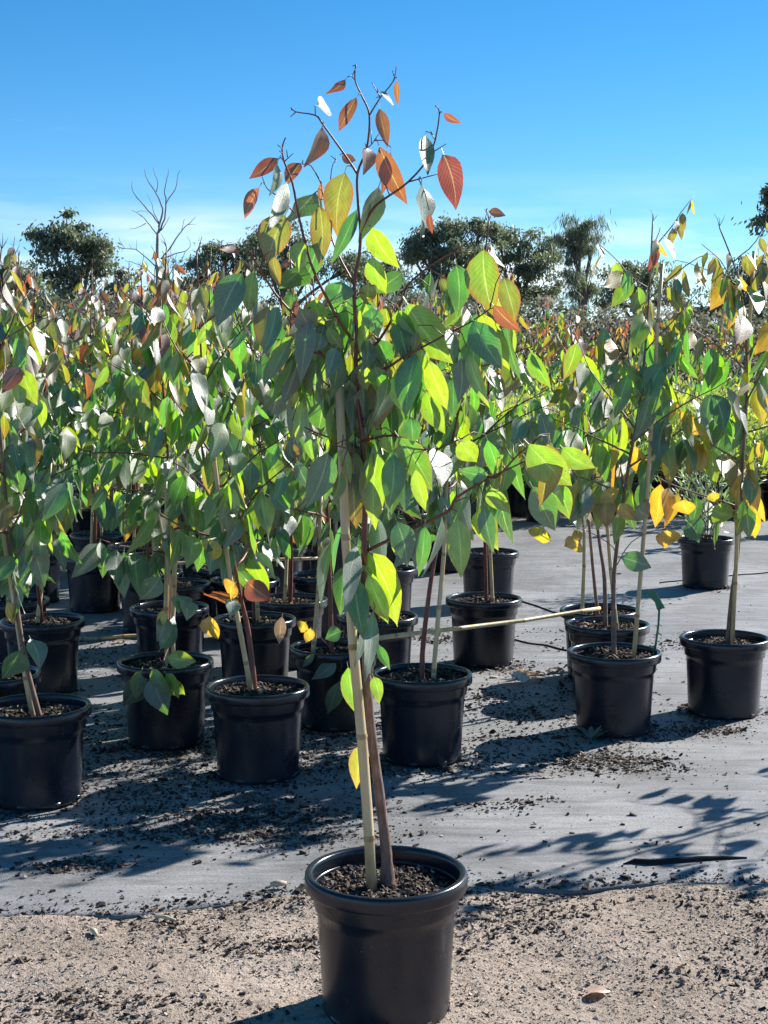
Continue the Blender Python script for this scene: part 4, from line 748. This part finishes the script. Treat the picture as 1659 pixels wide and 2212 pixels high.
# ------------------------------------------------------------------ fine leaved shrubs in pots
def shrub_proto(seed, h, w_, n_, kinds, ll, narrow):
    g_ = random.Random(seed); root = empty('potted_shrub', (0, 0, 0)); add_pot(root, low=True); mb = MB(); f = Foliage()
    for k in range(16):
        a = g_.uniform(0, 6.28); el = R(g_.uniform(48, 85)); ln = (h-.25)*g_.uniform(.6, 1.0)*(.75+.25*math.sin(el)); d = Vector((math.cos(a)*math.cos(el)*w_, math.sin(a)*math.cos(el)*w_, math.sin(el))); p = Vector((0, 0, .23)); pts = [p]
        for i in range(6): d = (d+Vector((g_.gauss(0, .12), g_.gauss(0, .12), .02))).normalized(); p = p+d*ln/6; pts.append(p)
        mb.tube(pts, [.004*(1-.8*i/6) for i in range(7)], 4)
        for i in range(n_//16):
            q = along(pts, g_.uniform(.15, 1.0))+Vector((g_.gauss(0, .05), g_.gauss(0, .05), g_.gauss(0, .05))); l_ = g_.uniform(.6, 1.2)*ll
            ax = (q-Vector((0, 0, .3))).normalized()+Vector((g_.gauss(0, .6), g_.gauss(0, .6), g_.gauss(.1, .6)))
            f.add(leaf_matrix(q, ax, Vector((g_.gauss(0, 1), g_.gauss(0, 1), g_.gauss(0, 1))), l_, l_*narrow), g_.choice(kinds), g_.randrange(6))
    tag(mb.build('branches', 'bark_stem', root), kind='stuff'); f.joined(root); return root
SILV = shrub_proto(5, 1.02, .8, 640, ['silver'], .06, .2); SILV.location = tuple(at_z(1525, 1160, POT_H))[:2]+(-.003,)
tag(SILV, 'silvery narrow leaved shrub in a black pot alone on the open mat', 'potted shrub')
SH = [shrub_proto(20, 1.30, .9, 900, ['lime', 'lime', 'silver'], .075, .22), shrub_proto(21, 1.15, 1.0, 900, ['lime', 'green'], .075, .25), shrub_proto(22, .95, 1.0, 800, ['silver', 'silver', 'lime'], .065, .22)]
fs_ = [True]*3; random.seed(5)
pl = [(x*.50+.75+random.uniform(-.1, .1), y+random.uniform(-.12, .12)) for y in (13.3, 14.0, 14.8, 15.7) for x in range(0, 9)]+[(2.45, 12.75), (3.0, 12.45), (1.15, 12.7), (.85, 12.9), (.75, 12.1), (1.3, 12.15), (1.75, 12.4), (.65, 11.4)]
for x, y in pl:
    if not in_view(x, y): continue
    k = random.choice((0, 0, 1, 1, 2)); o = SH[k] if fs_[k] else copy_tree(SH[k]); fs_[k] = False
    o.location = (x, y, SAND_Z); o.rotation_euler = (0, 0, random.uniform(0, 6.28)); s_ = random.uniform(.9, 1.12); o.scale = (1, 1, s_)
    tag(o, 'lime and silver green bushy shrub beyond the open mat' if k < 2 else 'grey green bushy shrub beyond the open mat', 'potted shrub', ('lime' if k < 2 else 'grey green')+' shrubs beyond the open mat')
for k in range(3):
    if fs_[k]:
        for ch in SH[k].children_recursive: bpy.data.objects.remove(ch)
        bpy.data.objects.remove(SH[k])
for k in range(len(PRO)):
    if first[k]:
        for ch in PRO[k].children_recursive: bpy.data.objects.remove(ch)
        bpy.data.objects.remove(PRO[k])

# ------------------------------------------------------------------ small things
random.seed(31)
def loose_cane(A, B, label, r_=.0085):
    A, B = Vector(A), Vector(B); o = cane(None, Vector((0, 0, 0)), B-A, r_, r_*.9, 4, 'bamboo_cane'); o.location = A; tag(o, label, 'bamboo cane'); return o
loose_cane(at_y(806, 1382, 5.17), at_y(1297, 1316, 5.93), 'loose bamboo cane lying slantwise across two pot rims over the open mat')
loose_cane(at_z(261, 1222, .292), at_z(712, 1203, .292), 'long loose bamboo cane lying level across pot rims in the middle rows')
loose_cane(at_z(150, 1380, .006), at_z(330, 1373, .006), 'loose bamboo cane lying on the mat between the pots')
loose_cane(at_z(1160, 1352, .006)+Vector((-.25, .1, 0)), at_z(1100, 1310, .006), 'loose bamboo cane on the mat behind the pot with the slanting cane') if False else None
# green plant tag
Y6 = at_z(1327, 1405, POT_H).y
tg = empty('plant_tag', at_y(1417, 1408, Y6-.01)-Vector((0, 0, .02))); tl_ = tg.location
def tagpoly(px, th, name):
    mb = MB(); f_ = [at_y(x, y, Y6-.01)-tl_ for x, y in px]; n_ = len(f_); mb.add([p+Vector((0, -th/2, 0)) for p in f_]+[p+Vector((.002, th/2, .001)) for p in f_], [tuple(range(n_)), tuple(range(2*n_-1, n_-1, -1))]+[(i, i+n_, (i+1) % n_+n_, (i+1) % n_) for i in range(n_)])
    return mb.build(name, 'tag_green', tg, smooth=False)
tagpoly([c6(925, 1057), c6(990, 1062), c6(1048, 1162), c6(1028, 1166), c6(1010, 1180), c6(998, 1165), c6(988, 1128)], .004, 'head')
mb = MB(); mb.tube([c_ - tl_ for c_ in (at_y(*c6(1016, 1166), Y6-.01), at_y(*c6(1010, 1260), Y6-.01), at_y(*c6(996, 1360), Y6-.01), at_y(*c6(984, 1440), Y6-.01))], [.0045, .0038, .0040, .0045], 6); mb.build('spike', 'tag_green', tg)
tag(tg, 'green plastic plant tag on a spike in the front pot by the mulch spill', 'plant tag')
# fallen leaves, scrap of paper, dry sprig, stalks
def fallen(px, py, ln, wd, az, kind, label, sh=0, tilt=.15, z=0.0, name='fallen_leaf'):
    p = at_z(px, py, z); p.z = (float(sand_h(np.array(p.x), np.array(p.y))) if p.y < edge_y(p.x) else float(mat_h(np.array(p.x), np.array(p.y))))+.010
    o = link(name, LEAF[kind][sh]); o.matrix_world = leaf_matrix(p, Vector((math.cos(az), math.sin(az), .02)), Vector((tilt, tilt*.4, 1)), ln, wd); tag(o, label, 'leaf'); return o
fallen(1330, 2130, .100, .080, 2.9, 'fallen', 'dry pinkish brown leaf lying on the sand right of the front pot', 2, .2)
fallen(1150, 1676, .075, .018, .1, 'dry', 'thin pale curled leaf on the mat before the mulch spill', 0)
fallen(1245, 1610, .06, .03, 2.6, 'blue', 'grey green leaf lying in the shade beside the tagged pot', 1)
fallen(1230, 1622, .055, .022, -.4, 'dry', 'brown leaf lying in the shade beside the tagged pot', 3)
fallen(240, 1386, .09, .03, .2, 'dry', 'pale dry leaf lying before the cane on the mat', 4)
mb = MB(); n_ = 7; vs_ = [(i/n_*.075, j/4*.055, .012*math.sin(i*1.1+j)+.006*math.cos(j*2.1+i*.5)) for j in range(5) for i in range(n_+1)]
mb.add(vs_, [(j*8+i, j*8+i+1, j*8+9+i, j*8+8+i) for j in range(4) for i in range(n_)]); c_ = at_z(1122, 1472, .01); o = mb.build('paper_scrap', 'paper', None, c_+Vector((-.03, 0, .006))); o.rotation_euler = (.45, .05, .2); tag(o, 'crumpled white paper scrap lying on the mat among dry twigs', 'litter')
ds = empty('dry_sprig', at_z(1180, 1462, .0)); g_ = random.Random(4); mb = MB(); f = Foliage()
for k in range(7):
    a = g_.uniform(-.5, .5)+(.2 if k % 2 else 3.2); pts = [Vector((0, 0, .008))]
    for i in range(4): pts.append(pts[-1]+Vector((math.cos(a)*.035, math.sin(a)*.022, g_.uniform(-.004, .012)))); a += g_.uniform(-.4, .4)
    pts = [Vector((p.x, p.y, max(.004, p.z))) for p in pts]; mb.tube(pts, [.0022, .002, .0017, .0013, .0008], 4)
    for i in range(6): f.add(leaf_matrix(along(pts, g_.random()), Vector((g_.gauss(0, 1), g_.gauss(0, .6), g_.uniform(.0, .4))), Vector((g_.gauss(0, .5), g_.gauss(0, .5), 1)), g_.uniform(.04, .07), g_.uniform(.010, .018)), 'dry', g_.randrange(6))
mb.build('stalk', 'straw', ds); f.objects(ds); tag(ds, 'dried pale sprig with withered leaves on the mat beside a paper scrap', 'dry sprig')
wd_ = empty('weed', at_z(1275, 1600, -.004)); g_ = random.Random(8); f = Foliage()
for i in range(11): a = g_.uniform(0, 6.28); f.add(leaf_matrix(Vector((0, 0, .004)), Vector((math.cos(a), math.sin(a), g_.uniform(.3, 1.1))), Vector((-math.cos(a), -math.sin(a), 1)), g_.uniform(.05, .085), .018), 'blue', g_.randrange(6))
f.objects(wd_); tag(wd_, 'small grey green weed growing at the foot of the tagged pot', 'weed')
for i, (x0, y0, x1, y1, r_, lab) in enumerate(((*crop(0, 1960, 915, 765), *crop(0, 1960, 1040, 785), .005, 'pale broken stalk on the sand below the mat edge'), (*crop(0, 1960, 540, 840), *crop(0, 1960, 575, 880), .007, 'short pale bark piece on the dark mulch belt'), (*c8(60, 2700-1500), *c8(160, 1210), .004, ''), (*crop(600, 1960, 180, 600), *crop(600, 1960, 275, 592), .010, 'flat pale bark strip on the mat edge beside the front pot'))):
    if not lab: continue
    A, B = at_z(x0, y0, 0), at_z(x1, y1, 0); mb = MB(); zz = -.002 if A.y > edge_y(A.x) else SAND_Z+.006
    A.z = B.z = zz+r_*.35; mb.tube([Vector((0, 0, 0)), (B-A)*.5+Vector((0, 0, .003)), B-A], [r_*.6, r_, r_*.5], 6); o = mb.build('bark_piece', 'straw', None, A); tag(o, lab, 'bark')
# clear plastic bottle behind the tall sapling
mb = MB(); mb.lathe([(.001, .002), (.030, .0), (.034, .006), (.034, .04), (.032, .05), (.034, .06), (.034, .13), (.030, .155), (.014, .185), (.012, .2), (.0135, .203), (.0135, .22), (.001, .221)], 24)
pb = at_z(706, 1330, 0); o = mb.build('plastic_bottle', 'clear_plastic', None, (pb.x, pb.y, -.003)); tag(o, 'clear plastic bottle standing on the mat between pots behind the tall sapling', 'bottle')

# ------------------------------------------------------------------ trees beyond the nursery
def quads(P, ax, ln, wd, rng):
    n_ = len(P); ax = ax/np.linalg.norm(ax, axis=1, keepdims=True); r_ = rng.normal(size=(n_, 3)); s_ = np.cross(ax, r_); s_ /= np.linalg.norm(s_, axis=1, keepdims=True)
    l_ = ln[:, None]; w_ = wd[:, None]
    V = np.stack([P, P+ax*l_*.45+s_*w_*.5, P+ax*l_, P+ax*l_*.45-s_*w_*.5], 1); return V.reshape(-1, 3), np.arange(n_*4).reshape(-1, 4)
def gum(name, label, Y, blobs, n_leaf, trunk_px, seed, leaf=(.40, .15), clump=.55, tr=.34, material='gum_leaf', droop=.8, group='trees beyond the nursery'):
    """blobs: crown masses as (x, y, rx, ry) in picture pixels at depth Y"""
    g_ = np.random.default_rng(seed); sc_ = Y/F; base = at_y(trunk_px, 780, Y); base.z = SAND_Z; root = empty(name, base); tag(root, label, 'tree', group)
    P = []; C = []; tot = sum(b_[2]*b_[3] for b_ in blobs)
    for bx, by, rx, ry in blobs:
        c_ = np.array(at_y(bx, by, Y+g_.uniform(-.6, .6)*rx*sc_))-np.array(base); nc = max(6, int(rx*ry*sc_*sc_*4.2))
        u = g_.normal(size=(nc, 3)); u /= np.linalg.norm(u, axis=1, keepdims=True); u *= (g_.random((nc, 1))**.5)*(1+.25*g_.normal(size=(nc, 1)))
        cc = c_+u*np.array([rx*sc_*1.12, rx*sc_, ry*sc_*1.08]); C.append((c_, cc)); k = max(10, int(n_leaf*rx*ry/tot/nc))
        cl = clump*g_.uniform(.35, 1.15, (nc, 1, 1)); P.append((cc[:, None]+g_.normal(size=(nc, k, 3))*cl*np.array([1, 1, .62])).reshape(-1, 3))
    P = np.concatenate(P); n_ = len(P); ax = g_.normal(size=(n_, 3))*np.array([.6, .6, .5])+np.array([0, 0, -droop])
    V, Q = quads(P, ax, g_.uniform(.7, 1.3, n_)*leaf[0], g_.uniform(.7, 1.3, n_)*leaf[1], g_)
    o = link('crown', np_mesh('crown', V, Q, [material], rnd=g_.random(n_)), root); o['kind'] = 'stuff'
    mb = MB(); low = min(c_[2] for c_, _ in C); mid = np.mean([c_ for c_, _ in C], 0); fork = Vector((mid[0]*.4, mid[1]*.4, max(1.8, low*.6)))
    mb.tube(smooth_path([Vector((0, 0, -.1)), Vector((fork.x*.3, fork.y*.3, fork.z*.5)), fork], 3), [tr*(1.25-.07*i) for i in range(7)], 8)
    for c_, cc in C:
        e_ = Vector(c_); md = fork.lerp(e_, .5)+Vector((g_.normal()*.25, g_.normal()*.25, .1)); mb.tube(smooth_path([fork, md, e_], 3), [tr*.62*(1-.11*i) for i in range(7)], 6)
        for q in cc[::max(1, len(cc)//7)]:
            q = Vector(q); mb.tube([e_.lerp(fork, .25), e_.lerp(q, .55)+Vector((0, 0, .12)), q], [tr*.22, tr*.14, tr*.05], 4)
    mb.build('trunk', 'bark_tree', root); return root
gum('gum_tree', 'round crowned grey green gum tree left of the dead tree', 111, [(140, 495, 62, 34), (110, 520, 38, 40), (195, 525, 58, 38), (225, 560, 28, 38), (165, 590, 62, 42), (112, 590, 30, 32), (150, 640, 50, 30)], 9000, 165, 1)
gum('gum_tree', 'low olive green tree at the left end of the tree line', 96, [(10, 585, 40, 45), (55, 628, 48, 40), (-20, 640, 50, 60), (90, 668, 36, 32)], 6500, 30, 2, clump=.5)
gum('gum_tree', 'small wispy gum beside the dead tree', 107, [(262, 615, 26, 28), (275, 655, 34, 28), (240, 650, 20, 30)], 2600, 268, 3, clump=.45)
gum('gum_tree', 'broad grey gum right of the dead tree', 138, [(440, 560, 42, 32), (490, 540, 48, 30), (540, 530, 40, 30), (435, 605, 50, 44), (520, 590, 70, 52), (400, 640, 40, 34)], 10000, 470, 4)
gum('gum_tree', 'tall grey gum half behind the tall front sapling', 133, [(570, 525, 44, 36), (620, 530, 40, 40), (600, 590, 70, 50), (680, 565, 48, 40), (745, 580, 40, 46)], 8500, 600, 5)
gum('gum_tree', 'spreading dark gum with a flat topped crown and bare limbs', 129, [(880, 530, 40, 26), (930, 508, 46, 24), (990, 490, 48, 20), (1040, 492, 44, 20), (925, 555, 50, 26), (1000, 540, 76, 36), (960, 600, 80, 40)], 13000, 980, 6, tr=.30)
gum('gum_tree', 'dense dark gum between the flat topped gum and the feathery tree', 136, [(1075, 498, 50, 24), (1125, 512, 44, 28), (1175, 540, 44, 34), (1085, 555, 86, 36), (1150, 580, 60, 40), (1060, 625, 90, 44), (1160, 630, 60, 46)], 12000, 1110, 7, tr=.30)
gum('feathery_tree', 'tall feathery upright tree above the tree line', 122, [(1258, 490, 36, 36), (1238, 525, 34, 40), (1278, 530, 30, 36), (1252, 580, 34, 40), (1262, 640, 30, 40)], 7000, 1262, 8, leaf=(.6, .06), clump=.42, droop=1.6)
gum('gum_tree', 'low dark gum right of the feathery tree', 133, [(1340, 585, 48, 30), (1400, 600, 50, 36), (1330, 640, 60, 40), (1460, 640, 60, 40)], 5200, 1370, 9)
gum('gum_tree', 'dark gum behind the tallest cane', 118, [(1620, 580, 44, 34), (1665, 600, 50, 46), (1580, 615, 36, 32), (1640, 660, 70, 46), (1540, 665, 50, 36)], 6500, 1640, 10)
gum('gum_tree', 'tall gum reaching in from the side with one leafy bough', 81, [(1672, 428, 28, 28), (1660, 478, 24, 18), (1740, 420, 60, 50)], 4200, 1760, 11, clump=.42)
gum('gum_tree', 'hazy grey gum between the tall front sapling stem and the flat topped gum', 138, [(780, 572, 44, 34), (835, 590, 40, 34), (800, 625, 70, 36), (880, 620, 50, 34)], 5500, 810, 14)
# scrub and saplings massed under the trees
g_ = np.random.default_rng(12); nc = 1500; X = g_.uniform(-30, 30, nc); Yy = g_.uniform(86, 102, nc); top = 2.4+5.0*fbm(X*.20+9, Yy*.08)**1.2
C = np.stack([X, Yy, g_.random(nc)**.6*top], 1); P = (C[:, None]+g_.normal(size=(nc, 42, 3))*g_.uniform(.25, .75, (nc, 1, 1))*np.array([1, 1, .7])).reshape(-1, 3); P[:, 2] = np.maximum(P[:, 2], 0); n_ = len(P)
V, Q = quads(P, g_.normal(size=(n_, 3))*np.array([.6, .6, .5])+np.array([0, 0, -.3]), g_.uniform(.25, .55, n_), g_.uniform(.08, .2, n_), g_); tag(link('scrub', np_mesh('scrub', V, Q, ['scrub_leaf'], rnd=np.repeat(g_.random(nc), 42))), 'grey brown scrub massed under the tree line', 'scrub', kind='stuff')
# the dead tree, bare limbs traced one by one
c1 = lambda x, y: crop(0, 400, x, y); DY = 92.0; dt = empty('dead_tree', at_y(*c1(935, 900), DY)); dt.location.z = SAND_Z; tag(dt, 'leafless dead tree with thin forked grey branches', 'tree')
mb = MB(); random.seed(3)
LIMBS = [([(935, 1000), (932, 760), (930, 560), (935, 430)], .13, .07), ([(935, 430), (940, 380), (880, 300), (810, 220), (785, 180), (783, 130)], .055, .012), ([(940, 400), (965, 310), (945, 240), (915, 180), (870, 115), (857, 55)], .06, .012), ([(925, 190), (935, 130), (915, 85), (910, 40)], .03, .01), ([(940, 430), (975, 350), (985, 250), (975, 180), (990, 110), (1000, 55)], .055, .012),
 ([(985, 260), (1010, 215), (1045, 160), (1052, 100), (1068, 55)], .035, .01), ([(930, 440), (890, 390), (840, 330), (780, 298)], .04, .01), ([(865, 375), (820, 400), (765, 410)], .025, .008), ([(850, 340), (810, 310), (860, 302), (870, 320)], .02, .008), ([(945, 380), (915, 320), (900, 265), (870, 205)], .03, .008), ([(950, 420), (985, 370), (1008, 330)], .03, .01),
 ([(940, 600), (1000, 530), (1060, 440), (1090, 400), (1130, 370), (1160, 335)], .05, .01), ([(1075, 425), (1085, 370), (1098, 350)], .02, .008), ([(1115, 385), (1140, 380), (1165, 385)], .018, .007), ([(945, 590), (1040, 555), (1100, 540), (1130, 500), (1105, 450)], .035, .01), ([(1100, 540), (1070, 600), (1030, 640)], .02, .008), ([(930, 640), (880, 590), (800, 530), (740, 525), (690, 512)], .04, .01), ([(740, 525), (710, 480), (705, 455)], .018, .007), ([(780, 528), (765, 495)], .016, .007),
 ([(932, 700), (860, 640), (800, 610), (740, 595)], .035, .01), ([(860, 640), (780, 655), (720, 625)], .02, .008), ([(810, 530), (808, 470)], .015, .006), ([(1015, 520), (1010, 560), (1020, 600)], .018, .007)]
for pts, r0, r1 in LIMBS:
    d0 = random.uniform(-.6, .6) if r0 < .1 else 0; m_ = len(pts); p = smooth_path([at_y(*c1(x, y), DY+d0*(i/(m_-1)))-dt.location for i, (x, y) in enumerate(pts)], 3); k = len(p)
    p = [q+Vector((random.gauss(0, .015), 0, random.gauss(0, .015))) if 0 < i < k-1 else q for i, q in enumerate(p)]
    rr_ = [1.15*(r0+(r1-r0)*i/(k-1)) for i in range(k)]
    if r0 > .1: q = p[0].copy(); q.z = -.1; p = [q]+p; rr_ = [.2]+rr_; tm = MB(); tm.tube(p, rr_, 8); tm.build('trunk', 'dead_wood', dt)
    else: bm_ = MB(); bm_.tube(p, rr_, 5); bm_.build('branch', 'dead_wood', dt)
